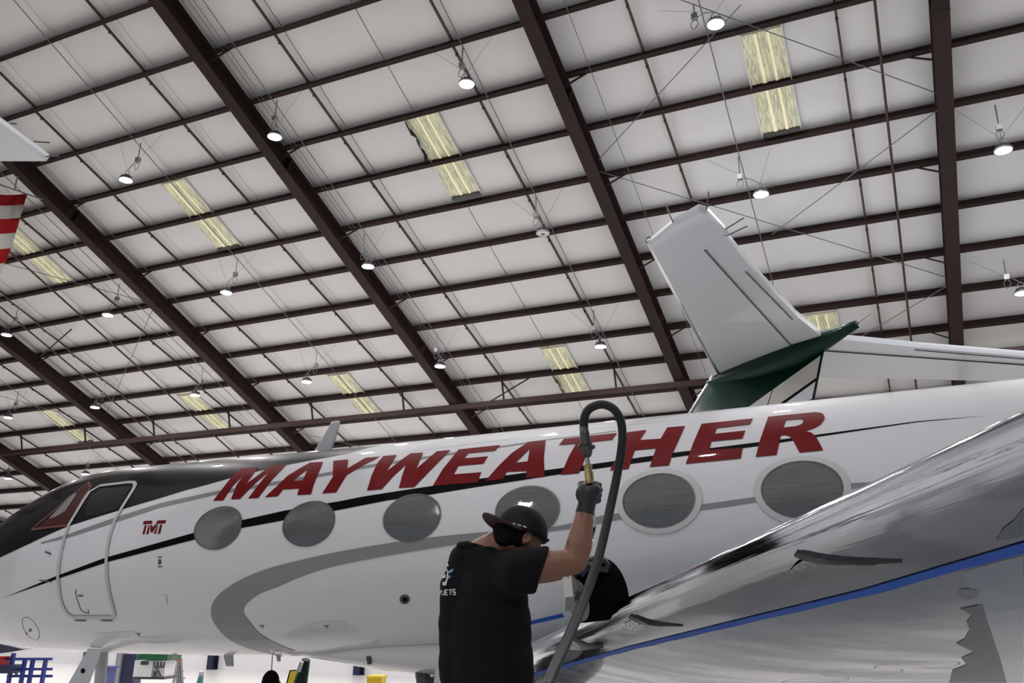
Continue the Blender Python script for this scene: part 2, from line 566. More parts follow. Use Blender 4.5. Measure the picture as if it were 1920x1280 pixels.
# ------------------------------------------------------------------ high-bay lamps
def lamp_meshes():
    d = {}
    bm = bmesh.new()                                                    # finned housing
    lathe(bm, V((0, 0, 0)), V((0, 0, 1)), [(0.03, 0.165), (0.07, 0.16), (0.075, 0.10), (0.13, 0.085), (0.135, 0.05), (0.17, 0.045)], 24)
    for k in range(12):
        a = k * math.pi / 6
        dv = V((math.cos(a), math.sin(a), 0))
        add_box(bm, dv * 0.11 + V((0, 0, 0.095)), dv * 0.03, V((-dv.y, dv.x, 0)) * 0.004, V((0, 0, 0.03)))
    d['housing'] = mesh_of('housing', bm, M_DKGREY)
    bm = bmesh.new()
    lathe(bm, V((0, 0, 0)), V((0, 0, 1)), [(0.0, 0.15), (0.0, 0.185), (0.04, 0.18), (0.045, 0.15)], 24)
    d['rim'] = mesh_of('rim', bm, M_GALV, True)
    bm = bmesh.new()
    lathe(bm, V((0, 0, 0)), V((0, 0, 1)), [(-0.015, 0.08), (-0.008, 0.15), (0.006, 0.178)], 24)
    d['lens'] = mesh_of('lens', bm, M_LENS, True)
    bm = bmesh.new()
    tube(bm, [V((-0.10, 0, 0.12)), V((-0.06, 0, 0.26)), V((0, 0, 0.30)), V((0.06, 0, 0.26)), V((0.10, 0, 0.12))], 0.01, 6)
    d['bracket'] = mesh_of('bracket', bm, M_GALV)
    return d
LM = lamp_meshes()
bm = bmesh.new()
lathe(bm, V((0, 0, 0)), V((0, 0, 1)), [(-0.015, 0.08), (-0.008, 0.15), (0.006, 0.178)], 24)
LENS_OFF = mesh_of('lens', bm, mat('unlit_lens', (0.75, 0.75, 0.78), 0.3), True)
bm = bmesh.new()
lathe(bm, V((0, 0, 0)), V((0, 0, 1)), [(-0.022, 0.03), (-0.014, 0.06)], 16)
LENS_HUB = mesh_of('lens_hub', bm, M_DKGREY, True)
bm = bmesh.new()
abox(bm, -0.06, 0.06, -0.05, 0.05, -0.13, 0.0)
JBOX = mesh_of('hook_box', bm, M_GALV)

def lamp(hpx, lpx, label, lit=True, grp='high-bay lamps hung from the roof'):
    r = ray(*hpx)
    hook = CAM + r * ((ROOF0 - CAM).dot(RN) / r.dot(RN))
    r2 = ray(*lpx)
    pos = CAM + r2 * (hook.y / r2.y)
    lamp_at(hook, pos, label, lit, grp)

def lamp_at(hook, pos, label, lit=True, grp='high-bay lamps hung from the roof', pw=1.0):
    t = thing('high_bay_lamp', label, 'lamp', pos, grp)
    for nme in ('housing', 'rim', 'bracket'):
        obj(nme, LM[nme], parent=t)
    ln = obj('lens', LM['lens'] if lit else LENS_OFF, parent=t)
    if not lit:
        obj('lens_hub', LENS_HUB, parent=ln)
    hk = hook - pos
    jb = hk * 0.52
    jb.x = hk.x
    b = obj('hook_box', JBOX, parent=t)
    b.location = jb
    bm = bmesh.new()
    tube(bm, [hk + V((0, 0, -0.1)), jb], 0.016, 6)
    obj('drop_rod', bm, M_GALV, t)
    bm = bmesh.new()
    tube(bm, smooth_path([jb + V((0, 0, -0.12)), jb + V((-0.08, 0, -0.22)), jb + V((-0.03, 0, -0.36)), jb + V((0.07, 0, -0.25)), jb + V((0.02, 0, -0.13))], 5), 0.008, 5)
    tube(bm, smooth_path([jb + V((0.0, 0, -0.12)), (jb + V((0, 0, 0.3))) / 2, V((0, 0, 0.29))], 5), 0.008, 5)
    for sx in (-1, 1):
        tube(bm, [V((0.0, 0, 0.29)), hk + V((0.75 * sx, 0, -0.02))], 0.004, 4)
    obj('suspension_cable', bm, M_WIRE, t)
    if lit:
        ld = bpy.data.lights.new('lamp_light', 'AREA')
        ld.shape = 'DISK'
        ld.size = 0.34
        ld.energy = LAMP_POWER * pw
        ld.color = (1.0, 0.96, 0.97)
        lo = bpy.data.objects.new('lamp_light', ld)
        COL.objects.link(lo)
        lo.parent = t
        lo.location = (0, 0, -0.03)

LP = [
 ((1300, 0), (1342, 46), 'brightest high-bay lamp at the top right, above the nearest rooflight', 1),
 ((868, 81), (875, 158), 'bright high-bay lamp at top centre, above the torn rooflight', 1),
 ((520, 182), (515, 257), 'bright high-bay lamp hanging against the second roof girder from the left top', 1),
 ((265, 262), (236, 338), 'bright high-bay lamp in the upper left, right of the striped flag', 1),
 ((1384, 287), (1427, 365), 'bright high-bay lamp just right of the tail panel top', 1),
 ((1005, 362), (1018, 438), 'unlit round high-bay lamp with a dark rim in mid-ceiling', 0),
 ((684, 432), (690, 500), 'high-bay lamp at mid-height over the long middle girder', 1),
 ((446, 478), (424, 549), 'high-bay lamp below the left-of-centre upper rooflight', 1),
 ((225, 527), (202, 591), 'high-bay lamp lower left, between two girders', 1),
 ((36, 567), (12, 628), 'high-bay lamp at the left edge, middle height', 1),
 ((1113, 575), (1126, 650), 'high-bay lamp right of the lower rooflight above the hose', 1),
 ((820, 620), (825, 687), 'high-bay lamp low on the long middle girder, over the fuselage lettering', 1),
 ((595, 650), (575, 716), 'high-bay lamp left of the rooflight above the antenna', 1),
 ((381, 685), (366, 741), 'high-bay lamp in front of a small low rooflight', 1),
 ((198, 710), (178, 764), 'small high-bay lamp low on the left girder', 1),
 ((36, 728), (15, 783), 'small high-bay lamp at the left edge, above the lowest girder', 1),
 ((1880, 480), (1917, 550), 'high-bay lamp cut by the right edge of the frame', 1),
 ((168, 850), (160, 889), 'small distant high-bay lamp just above the cockpit roof', 1),
 ((20, 860), (15, 897), 'small distant high-bay lamp at the left edge above the windshield', 1),
 ((36, 960), (24, 990), 'smallest high-bay lamp, low at the left edge before the nose', 1)]
for h, l, lb, on in LP:
    lamp(h, l, lb, bool(on))
# further lamps of the same rows overhead, out of the frame
for j, u, lb in ((5.1, 2.6, 'high-bay lamp beyond the right edge, second row'), (2.1, 2.6, 'high-bay lamp beyond the right edge, upper row'), (5.1, 7.7, 'high-bay lamp far beyond the right edge')):
    lamp_at(RP(u, j), RP(u, j) - V((0, 0, 1.2)), lb, grp='lamps outside the view')
for yy, u, pw, lb in ((3.0, -16, 1.6, 'overhead high-bay lamp behind the camera, at left'), (3.0, -4, 1.6, 'overhead high-bay lamp right above the camera'), (3.0, 9, 1.6, 'overhead high-bay lamp behind the camera, at right'),
                      (-6.0, -10, 1.6, 'high-bay lamp by the hangar door, at left'), (-6.0, 4, 1.6, 'high-bay lamp by the hangar door, at right')):
    zz = RIDGE.z - abs(yy - RIDGE.y) * 0.4 + 0.1
    lamp_at(V((u, yy, zz)), V((u, yy, zz - 1.3)), lb, grp='lamps outside the view', pw=pw)

# ------------------------------------------------------------------ the white jet
FD = V((-0.999714, -0.015435, -0.018271))          # towards the nose
FU = V((-0.018269, -0.000282, 0.999833))
FO = V((-0.015437, 0.999881, 0.0))                  # away from the viewer
FORG = V((-0.156563, 8.930364, 2.57235 + CAMH - 1.55))
R0 = 1.195
TOP = [(-14, 0.6), (-11, 0.95), (-8, 1.15), (-5, 1.195), (6.2, 1.198), (7.8, 1.215), (8.8, 1.225), (9.6, 1.222), (10.05, 1.19), (10.35, 1.115), (10.7, 0.98), (11.02, 0.83), (11.46, 0.56), (11.76, 0.395), (12.06, 0.225), (12.6, -0.02), (13.1, -0.25), (13.4, -0.45), (13.47, -0.55)]
BOT = [(-14, 0.1), (-11, -0.5), (-8, -0.95), (-5, -1.17), (-3, -1.195), (7.7, -1.19), (9.0, -1.172), (10.2, -1.148), (10.7, -1.13), (11.35, -1.075), (11.75, -1.01), (12.4, -0.88), (13.0, -0.75), (13.35, -0.64), (13.47, -0.57)]
WID = [(-14, 0.25), (-11, 0.7), (-8, 1.05), (-5, 1.19), (-3, R0), (9.2, R0), (9.8, 1.18), (10.3, 1.13), (10.8, 1.05), (11.4, 0.92), (12.0, 0.74), (12.6, 0.52), (13.1, 0.30), (13.4, 0.10), (13.47, 0.01)]
def fus_dims(s):
    t, b, wd = interp_s(TOP, s), interp_s(BOT, s), interp_s(WID, s)
    return (0.0 if t > 0.4 else (t + b) / 2 + 0.0) if False else (min(0.0, t - 0.35) if t < 0.35 else 0.0), t, b, wd
def fus_pt(s, th):
    """surface point at station s, th=0 faces the viewer, 90 deg is the crown"""
    zc, t, b, wd = fus_dims(s)
    zc = max(min(zc, t - 0.02), b + 0.02)
    hh = (t - zc) if math.sin(th) >= 0 else (zc - b)
    return FORG + FD * s + FU * (zc + hh * math.sin(th)) - FO * (wd * math.cos(th))
NS = 96
stations = [-14 + 0.5 * i for i in range(36)] + [4.0 + 0.2 * i for i in range(25)] + [9.0 + 0.1 * i for i in range(45)] + [13.47]
stations = sorted(set(round(s, 3) for s in stations))
bm = bmesh.new()
rings(bm, [[fus_pt(s, 2 * math.pi * k / NS) for k in range(NS)] for s in stations])
bmesh.ops.recalc_face_normals(bm, faces=bm.faces)
FBVH = BVHTree.FromBMesh(bm)
jet = thing('business_jet', 'white twin-engine business jet with red lettering and oval windows', 'aircraft', FORG - V((0, 0, FORG.z)))
fus = part('fuselage', bm, M_WHITE, jet, True)

def hit(px, py, bvh=None):
    r = ray(px, py).normalized()
    loc, nrm, idx, dist = (bvh or FBVH).ray_cast(CAM, r)
    if loc is None: return None
    if nrm.dot(r) > 0: nrm = -nrm
    return loc, nrm

def sta(px, py):
    """(station, angle) of the fuselage surface under a pixel"""
    h = hit(px, py)
    if h is None: return None
    L = h[0] - FORG
    s = L.dot(FD)
    zc, t, b, wd = fus_dims(s)
    z = L.dot(FU) - zc
    return s, math.atan2(z / ((t - zc) if z >= 0 else (zc - b)), -L.dot(FO) / wd)

def fus_n(s, th):
    e = 1e-3
    a = fus_pt(s + e, th) - fus_pt(s - e, th)
    b = fus_pt(s, th + e) - fus_pt(s, th - e)
    n = a.cross(b).normalized()
    if n.dot(fus_pt(s, th) - (FORG + FD * s)) < 0: n = -n
    return n

def decal(name, poly, m, parent, off, holes=(), bvh=None, seg=7.0, label=None, xf=None):
    """flat print: a polygon outline laid on the skin as a thin film"""
    if xf: 
        poly = [xf(*p) for p in poly]
        holes = [[xf(*p) for p in h] for h in holes]
    bm = bmesh.new()
    edges = []
    for lp in [poly] + list(holes):
        pts = []
        for a, b in zip(lp, lp[1:] + lp[:1]):
            n = max(1, int(math.hypot(b[0] - a[0], b[1] - a[1]) / seg))
            for i in range(n):
                pts.append((a[0] + (b[0] - a[0]) * i / n, a[1] + (b[1] - a[1]) * i / n))
        vs = [bm.verts.new((p[0], p[1], 0)) for p in pts]
        for a, b in zip(vs, vs[1:] + vs[:1]):
            edges.append(bm.edges.new((a, b)))
    bmesh.ops.triangle_fill(bm, use_beauty=True, use_dissolve=False, edges=edges)
    for it in range(4):
        longe = [e for e in bm.edges if e.calc_length() > seg * 1.8]
        if not longe: break
        bmesh.ops.subdivide_edges(bm, edges=longe, cuts=1)
        bmesh.ops.triangulate(bm, faces=bm.faces[:])
    bad = []
    for v in bm.verts:
        h = hit(v.co.x, v.co.y, bvh)
        if h is None:
            bad.append(v)
            continue
        v.co = h[0] + h[1] * off
    if bad: bmesh.ops.delete(bm, geom=bad, context='VERTS')
    bmesh.ops.recalc_face_normals(bm, faces=bm.faces)
    return part(name, bm, m, parent, True, label=label)

def stroke(name, pts, wid, m, parent, off, closed=False, bvh=None, step=5.0, label=None):
    """a painted line of given width (metres) following pixels on the skin"""
    pp = []
    q = pts + ([pts[0]] if closed else [])
    for a, b in zip(q[:-1], q[1:]):
        n = max(1, int(math.hypot(b[0] - a[0], b[1] - a[1]) / step))
        for i in range(n):
            t = i / n
            pp.append([a[k] + (b[k] - a[k]) * t for k in range(len(a))])
    if not closed: pp.append(list(q[-1]))
    hs = []
    for p in pp:
        h = hit(p[0], p[1], bvh)
        if h: hs.append((h[0], h[1], p[2] if len(p) > 2 else wid))
    bm = bmesh.new()
    L = []
    n = len(hs)
    for i, (p, nr, wd) in enumerate(hs):
        a = hs[(i - 1) % n][0] if (closed or i > 0) else p
        b = hs[(i + 1) % n][0] if (closed or i < n - 1) else p
        sdir = nr.cross((b - a)).normalized()
        L.append((bm.verts.new(p + nr * off + sdir * (wd / 2)), bm.verts.new(p + nr * off - sdir * (wd / 2))))
    for i in range(n if closed else n - 1):
        a, b = L[i], L[(i + 1) % n]
        bm.faces.new((a[0], a[1], b[1], b[0]))
    bmesh.ops.recalc_face_normals(bm, faces=bm.faces)
    for f in bm.faces:
        break
    return part(name, bm, m, parent, True, label=label)

# black crown and cockpit surround: everything above the boundary line, over the top
bnd = []
for p in [(0, 1045), (60, 1017), (125, 987.5), (219, 958), (300, 934), (345, 920), (390, 908.4), (430, 896.7), (485, 883), (540, 871), (610, 858), (650, 850.5)]:
    h = sta(*p)
    if h: bnd.append(h)
bnd.sort()
bnd = [(bnd[0][0] - 0.9, math.pi / 2)] + bnd
last = bnd[-1]
bnd += [(12.6, last[1] - 0.02), (13.2, last[1] - 0.05)]
bm = bmesh.new()
ss = sorted(set([x for x in stations if bnd[0][0] <= x <= 13.2] + [b[0] for b in bnd]))
rr = []
for s in ss:
    t0 = interp(bnd, s)
    row = []
    for k in range(49):
        th = t0 + (math.pi - 2 * t0) * k / 48
        row.append(bm.verts.new(fus_pt(s, th) + fus_n(s, th) * 0.003))
    rr.append(row)
for a, b in zip(rr[:-1], rr[1:]):
    for i in range(48):
        bm.faces.new((a[i], a[i + 1], b[i + 1], b[i]))
bmesh.ops.remove_doubles(bm, verts=bm.verts, dist=1e-5)
bmesh.ops.recalc_face_normals(bm, faces=bm.faces)
crown = part('black_crown', bm, M_CROWN, jet, True, label='gloss black paint over cockpit roof')

# windshield and side windows of the cockpit
ws = decal('windshield', [(98, 965), (128, 937), (150, 918), (166, 908), (170, 915), (158, 932), (140, 962), (131, 985), (100, 985), (66, 992)], mat('red_reflection_glass', (0.045, 0.002, 0.004), 0.15, coat=0.2, spec=0.2), jet, 0.009)  # red reflections in the glass are put into its maroon colour
stroke('windshield_frame', [(60, 993), (98, 962), (128, 935), (166, 905), (171, 914), (156, 936), (140, 965), (131, 985), (100, 988)], 0.03, mat('frame_red', (0.10, 0.006, 0.008), 0.2, coat=1.0), ws, 0.012, closed=True)
decal('windshield_reveal', [(92, 973), (134, 930), (146, 924), (124, 958), (104, 970)], mat('windshield_grey', (0.16, 0.16, 0.155), 0.08, coat=1.0), ws, 0.0115)  # lighter grey area inside the windshield
sw = decal('side_window', [(160, 969), (164, 945), (172, 930), (190, 918), (246, 912), (232, 938), (222, 955), (190, 964)], M_COCKPIT, jet, 0.009)

# cheatline
UP = [(5, 1121), (107, 1079), (198, 1045), (366, 998), (449, 976), (532, 957.5), (640, 939), (680, 931), (750, 920), (811, 911), (896, 898), (980, 887), (1022, 881.7), (1112, 870), (1224, 854.4), (1262, 849), (1423, 829), (1481, 822), (1530, 815.4), (1719, 790), (1859, 778.6)]
LO = [(1719, 791.5), (1533, 819), (1421, 836.5), (1259, 858), (1221, 864.5), (1114, 879.4), (1022, 893.4), (980, 900), (891, 913.4), (805, 927.5), (727, 938), (640, 955), (534, 975), (452, 990), (368, 1010.6), (203, 1053), (111, 1084)]
decal('cheatline', UP + LO, M_BLACKP, jet, 0.004, seg=9)

# red capital letters along the cabin
A1 = lambda x, y: (390 + x / 6.4, 810 + y / 6.4)
A2 = lambda x, y: (680 + x / 6.4, 790 + y / 6.4)
A4 = lambda x, y: (1250 + x / 6.4, 750 + y / 6.4)
A3 = lambda x, y: (960 + x / 6.4, 770 + y / 6.4)
LET = [
 ([(65, 825), (170, 690), (275, 555), (395, 440), (604, 425), (462, 625), (690, 455), (765, 408), (945, 393), (775, 570), (605, 793), (485, 797), (620, 620), (742, 470), (560, 625), (385, 805), (278, 808), (345, 640), (432, 515), (300, 650), (185, 822)], [], A1),
 ([(685, 783), (830, 650), (960, 525), (1100, 440), (1225, 370), (1385, 360), (1310, 540), (1270, 640), (1240, 748), (1073, 757), (1095, 680), (905, 690), (838, 772)], [[(1020, 588), (1200, 445), (1140, 583)]], A1),
 ([(1505, 348), (1683, 332), (1675, 440), (1891, 312), (2066, 297), (1860, 402), (1665, 520), (1540, 725), (1373, 738), (1500, 540)], [], A1),
 ([(55, 830), (110, 650), (180, 500), (250, 420), (412, 405), (285, 605), (500, 440), (575, 388), (727, 378), (645, 572), (890, 362), (1055, 347), (830, 575), (620, 790), (437, 800), (475, 660), (522, 522), (370, 660), (230, 815)], [], A2),
 ([(845, 775), (960, 580), (1155, 340), (1652, 287), (1590, 355), (1270, 385), (1220, 447), (1507, 422), (1450, 510), (1150, 537), (1097, 637), (1425, 612), (1380, 735)], [], A2),
 ([(909.7, 902.5), (935, 874), (960, 849.7), (991.2, 829), (1023.3, 825.9), (1020, 857.5), (1021.7, 894.2), (986.6, 896.2), (987.8, 883.3), (950.3, 885), (944, 897.8)], [[(967, 868), (993.6, 841.9), (989.7, 865.3)]], None),
 ([(565, 415), (625, 340), (1262, 270), (1205, 352), (965, 378), (860, 620), (805, 752), (588, 772), (690, 540), (770, 400)], [], A3),
 ([(1144, 882.5), (1156.9, 857.5), (1176.4, 811), (1212.3, 806.7), (1199.8, 825.5), (1238.9, 823), (1251.4, 802), (1284.7, 799.2), (1261.7, 850), (1254.7, 872.7), (1218.6, 875.8), (1230.3, 841), (1190.5, 844.7), (1178.7, 879.4)], [], None),
 ([(230, 768), (320, 520), (420, 290), (1037, 225), (1000, 295), (605, 340), (578, 408), (945, 370), (910, 465), (540, 500), (512, 605), (915, 575), (890, 703)], [], A4),
 ([(1070, 685), (1120, 490), (1220, 205), (1780, 150), (1850, 158), (1885, 178), (1897, 215), (1885, 250), (1850, 295), (1780, 338), (1665, 375), (1740, 395), (1790, 440), (1840, 525), (1880, 605), (1595, 633), (1520, 490), (1495, 455), (1470, 435), (1420, 422), (1370, 430), (1345, 550), (1320, 660)],
  [[(1435, 245), (1600, 231), (1632, 238), (1643, 258), (1630, 285), (1600, 302), (1560, 315), (1400, 335)]], A4)]
for poly, holes, xf in LET:
    decal('letter', poly, M_RED, jet, 0.007, holes, xf=xf, seg=6)

# small red monogram behind the door
AT = lambda x, y: (250 + x / 24, 960 + y / 24)
for poly in ([(485, 400), (860, 385), (860, 525), (440, 545)], [(1110, 380), (1490, 358), (1450, 500), (1120, 520), (1090, 550), (1005, 550)],
             [(530, 580), (615, 580), (515, 985), (415, 995)], [(690, 590), (722, 590), (735, 760), (690, 980), (595, 985)], [(765, 580), (860, 590), (890, 690), (985, 570), (1085, 570), (890, 905), (790, 905)],
             [(1095, 590), (1125, 590), (1030, 970), (935, 970)], [(1210, 560), (1310, 560), (1220, 970), (1110, 975)]):
    decal('monogram_stroke', poly, M_RED, jet, 0.006, xf=AT, seg=3)

# grey pinstripe and the broad grey swoosh
stroke('pinstripe', [(77, 1018, .02), (128, 1004.6, .05), (218, 974, .075), (302, 947, .07), (400, 925, .06), (499, 909, .055), (595, 892, .055), (680, 876, .05), (739, 866.6, .048), (836, 852, .04), (942, 837, .03), (1027, 824, .022), (1155, 808, .016)], 0.05, M_GREY, jet, 0.0025)
SU = [(1655, 904), (1586, 907), (1419, 931), (1310, 946), (1160, 962), (1124, 967.6), (1033, 988), (899, 998), (770, 1012), (640, 1033), (571, 1048), (504, 1065), (447, 1088.5), (413, 1112), (398, 1132), (396, 1150), (403, 1169), (427, 1196), (470, 1216), (524, 1229)]
SL = [(585, 1231), (554, 1219.6), (514, 1203), (487, 1186), (467, 1162.5), (458, 1150), (458, 1140), (464, 1130), (487, 1113), (524, 1098.6), (571, 1078.5), (640, 1058), (770, 1034), (895, 1014.6), (1033, 996), (1124, 981), (1160, 974), (1307, 957), (1419, 941), (1586, 917), (1655, 911)]
def sm2(p):
    return [(q.x, q.y) for q in smooth_path([V((a, b, 0)) for a, b in p], 4)]
decal('swoosh', sm2(SU) + sm2(SL), M_GREY, jet, 0.005, seg=7)

# cabin windows
WIN = [(409, 988.5, 0), (579, 980.5, 0), (772, 969, 0), (988.5, 956, 0), (1235, 937, 1), (1503, 916, 1)]
def win_ring(s0, th0, ra, rb, off, n=40, inner=None, off_in=None):
    bm = bmesh.new()
    outer, inn = [], []
    for k in range(n):
        a = 2 * math.pi * k / n
        for lst, q, of in ((outer, 1.0, off), (inn, inner, off_in if off_in is not None else off)):
            if q is None: continue
            s, th = s0 + ra * q * math.cos(a), th0 + rb * q / R0 * math.sin(a)
            lst.append(bm.verts.new(fus_pt(s, th) + fus_n(s, th) * of))
    if inner is None:
        mid = []
        for k in range(n):
            a = 2 * math.pi * k / n
            s, th = s0 + ra * .5 * math.cos(a), th0 + rb * .5 / R0 * math.sin(a)
            mid.append(bm.verts.new(fus_pt(s, th) + fus_n(s, th) * (off + 0.009)))
        c = bm.verts.new(fus_pt(s0, th0) + fus_n(s0, th0) * (off + 0.012))
        for k in range(n):
            bm.faces.new((outer[k], outer[(k + 1) % n], mid[(k + 1) % n], mid[k]))
            bm.faces.new((mid[k], mid[(k + 1) % n], c))
    else:
        for k in range(n):
            bm.faces.new((outer[k], outer[(k + 1) % n], inn[(k + 1) % n], inn[k]))
    bmesh.ops.recalc_face_normals(bm, faces=bm.faces)
    c = FORG + FD * s0
    if sum((f.normal.dot(f.calc_center_median() - c)) for f in bm.faces) < 0:
        bmesh.ops.reverse_faces(bm, faces=bm.faces)
    return bm
M_RING = mat('window_surround', (0.50, 0.51, 0.51), 0.3, coat=0.5)
M_SEAL = mat('window_seal', (0.10, 0.105, 0.105), 0.3, 0.3)
for x, y, ring in WIN:
    s0, th0 = sta(x, y)
    g = part('cabin_window', win_ring(s0, th0, 0.325, 0.235, 0.0065), M_GLASS, jet, True, label='oval mirrored cabin window')
    part('window_seal', win_ring(s0, th0, 0.336, 0.246, 0.010, inner=0.955, off_in=0.0085), M_SEAL, g, True)
    part('inner_pane_edge', win_ring(s0 - 0.008, th0, 0.305, 0.22, 0.0072, inner=0.982, off_in=0.0075), M_SEAL, g, True)
    if ring:
        part('window_surround', win_ring(s0, th0, 0.395, 0.30, 0.0085, inner=0.85), M_RING, g, True)

# entry door: outline strip, handle, hinges
AD = lambda x, y: (x * 0.33596, 850 + y * 0.33596)
dl = [(410, 912), (380, 893), (357, 860), (336, 800), (326, 700), (331, 620), (345, 540), (362, 470), (388, 398), (470, 262), (502, 216), (560, 182), (720, 163), (750, 163), (757, 178), (745, 205), (690, 292), (645, 370), (618, 450), (600, 530), (596, 610), (598, 690), (612, 780), (632, 860), (643, 893), (630, 912)]
door = stroke('entry_door', [AD(*p) for p in dl], 0.05, M_GREYL, jet, 0.0125, closed=True, label='light grey outline of the airstair door')
stroke('door_handle', [AD(*p) for p in [(430, 758), (422, 775), (428, 800), (450, 865), (470, 885), (497, 890), (492, 868)]], 0.012, M_DKGREY, door, 0.006)
stroke('door_latch', [AD(*p) for p in [(437, 792), (465, 793)]], 0.02, M_DKGREY, door, 0.006)
for a, b in (((420, 927), (480, 927)), ((565, 927), (628, 927))):
    stroke('door_hinge', [AD(*a), AD(*b)], 0.035, M_DKGREY, door, 0.008)

# skin details
def ring_px(name, cx, cy, rx, ry, wid, rot=0.0):
    pts = [(cx + rx * math.cos(a) * math.cos(rot) - ry * math.sin(a) * math.sin(rot), cy + rx * math.cos(a) * math.sin(rot) + ry * math.sin(a) * math.cos(rot)) for a in [k * math.pi / 12 for k in range(24)]]
    return stroke(name, pts, wid, M_DKGREY, jet, 0.003, closed=True, step=3)
def disc_px(name, cx, cy, rx, ry, m, off=0.006):
    pts = [(cx + rx * math.cos(k * math.pi / 10), cy + ry * math.sin(k * math.pi / 10)) for k in range(20)]
    return decal(name, pts, m, jet, off, seg=4)
ring_px('access_panel_outline', 58, 1178, 12, 24, 0.008, -0.55)
disc_px('fastener', 57, 1181, 3, 3, M_DKGREY)
disc_px('fastener', 50, 1187, 1.8, 1.8, M_DKGREY)
disc_px('static_port', 300, 1053, 3, 5.5, M_DKGREY)
stroke('placard', [(296, 1044), (304, 1044)], 0.012, M_DKGREY, jet, 0.004)
stroke('placard', [(296, 1062), (305, 1062)], 0.012, M_DKGREY, jet, 0.004)
stroke('placard', [(306, 1115), (312, 1115), (313, 1131), (316, 1132)], 0.012, M_GREYL, jet, 0.004)
dr = disc_px('drain_port', 759, 1123, 9.5, 9, M_DKGREY)
disc_px('drain_port_lens', 760, 1123, 4.5, 4.5, M_BLACKP, 0.009)
stroke('pitot_mark', [(86, 1034), (94, 1037), (97, 1039)], 0.02, M_DKGREY, jet, 0.012)
stroke('pitot_mark', [(75, 1087), (98, 1090)], 0.014, M_DKGREY, jet, 0.012)
for x, y in ((492, 1172), (613, 1172), (260, 1187)):
    stroke('placard', [(x - 6, y), (x + 4, y)], 0.012, M_DKGREY, jet, 0.004)
    disc_px('fastener', x, y + 3, 1.6, 1.6, M_DKGREY)
decal('grey_patch', [(565, 1172), (610, 1163), (650, 1165), (650, 1183), (580, 1185)], mat('patch_grey', (0.55, 0.555, 0.58), 0.4, coat=0.6), jet, 0.002)  # light grey patches low on the fuselage side
decal('grey_patch', [(172, 1186), (255, 1182), (245, 1196), (190, 1198)], mat('patch_grey', (0.55, 0.555, 0.58), 0.4), jet, 0.002)
stroke('skin_seam', [(690, 858), (875, 833), (1100, 805), (1280, 786)], 0.004, M_GREYL, jet, 0.002)
# masking tape on the fuselage by the wing root
stroke('masking_tape', [(985, 1169), (1056, 1152.5)], 0.042, M_TAPE, jet, 0.005)

# blade antenna on the crown, small blades on the belly
def cplane(px, py, o=0.0):
    return px_plane(px, py, FORG + FO * o, FO)
def blade(name, pts, thick, m, o=0.0):
    bm = bmesh.new()
    q = [cplane(x, y, o) for x, y in pts]
    c = sum(q, V()) / len(q)
    rs = []
    for k, (sc, off) in enumerate(((0.86, -0.5), (1.0, -0.12), (1.0, 0.12), (0.86, 0.5))):
        rs.append([c + (p - c) * sc + FO * (thick * off) for p in q])
    rings(bm, rs)
    bmesh.ops.recalc_face_normals(bm, faces=bm.faces)
    return part(name, bm, m, jet)
blade('blade_antenna', [(582, 857), (604, 822), (622, 790), (635, 788), (638, 790), (632, 815), (617, 857)], 0.03, mat('antenna_grey', (0.40, 0.42, 0.45), 0.4))
blade('belly_blade', [(418, 1222), (437, 1222), (438, 1249), (424, 1249)], 0.03, mat('antenna_grey', (0.4, 0.42, 0.45), 0.4), -0.1)
blade('belly_blade', [(518, 1226), (526, 1226), (525, 1240), (521, 1240)], 0.03, M_GREYL, -0.1)
blade('belly_blade', [(321, 1222), (330, 1222), (330, 1234), (325, 1233)], 0.03, M_GREYL, -0.1)
blade('belly_blade', [(687, 1230), (696, 1230), (696, 1245), (690, 1246)], 0.03, M_DKGREY, -0.5)

# belly fairing where the wing passes under the cabin
bm = bmesh.new()
rs = []
for i in range(25):
    s = 6.6 - i * 0.42
    t = min(1.0, max(0.0, (6.6 - s) / 2.6))
    e2 = min(1.0, max(0.0, (s + 3.5) / 2.0))
    k = math.sin(t * math.pi / 2) ** 0.9 * math.sin(max(0.02, e2) * math.pi / 2)
    hw, dp = 0.2 + 0.42 * k, 0.24 * k + 0.01
    rs.append([FORG + FD * s - FO * (hw * math.cos(a)) + FU * (-1.16 + (0.2 if math.sin(a) > 0 else dp) * (abs(math.sin(a)) ** 0.8) * (1 if math.sin(a) > 0 else -1)) for a in [2 * math.pi * q / 32 for q in range(32)]])
rings(bm, rs)
bmesh.ops.recalc_face_normals(bm, faces=bm.faces)
part('belly_fairing', bm, M_WHITE, jet, True)

# ------------------------------------------------------------------ left wing (towards the viewer)
WS = 0.77
E0 = V((0.528207, -0.84533, 0.080086))
X0 = CAM + (V((-3.553126, 8.308278, 1.45941)) - V((0, 0, 1.55))) * WS
inc = 0.06
AF = (-FD * math.cos(inc) + V((0, 0, -1)) * math.sin(inc)).normalized()
WN = AF.cross(E0).normalized()
if WN.z < 0: WN = -WN
def chord(k): return (5.0 - 3.1 * k / 12) * WS
def thick(xc, t=0.12):
    return 5 * t * (.2969 * math.sqrt(max(xc, 0)) - .126 * xc - .3516 * xc ** 2 + .2843 * xc ** 3 - .1036 * xc ** 4)
def wing_pt(k, x, side=-1, off=0.0):
    c = chord(k)
    return X0 + E0 * (k * WS) + AF * x + WN * (side * (thick(x / c) * c * (0.36 if side > 0 else 1.0) + off))
TAPEK = [(-5, 0.26), (0, 0.29), (2.55, 0.306), (4.43, 0.358), (5.59, 0.397), (6.52, 0.377), (12, 0.34)]
def tape_x(k): return interp(TAPEK, k) * WS
ks = [-4.4 + 0.4 * i for i in range(42)]
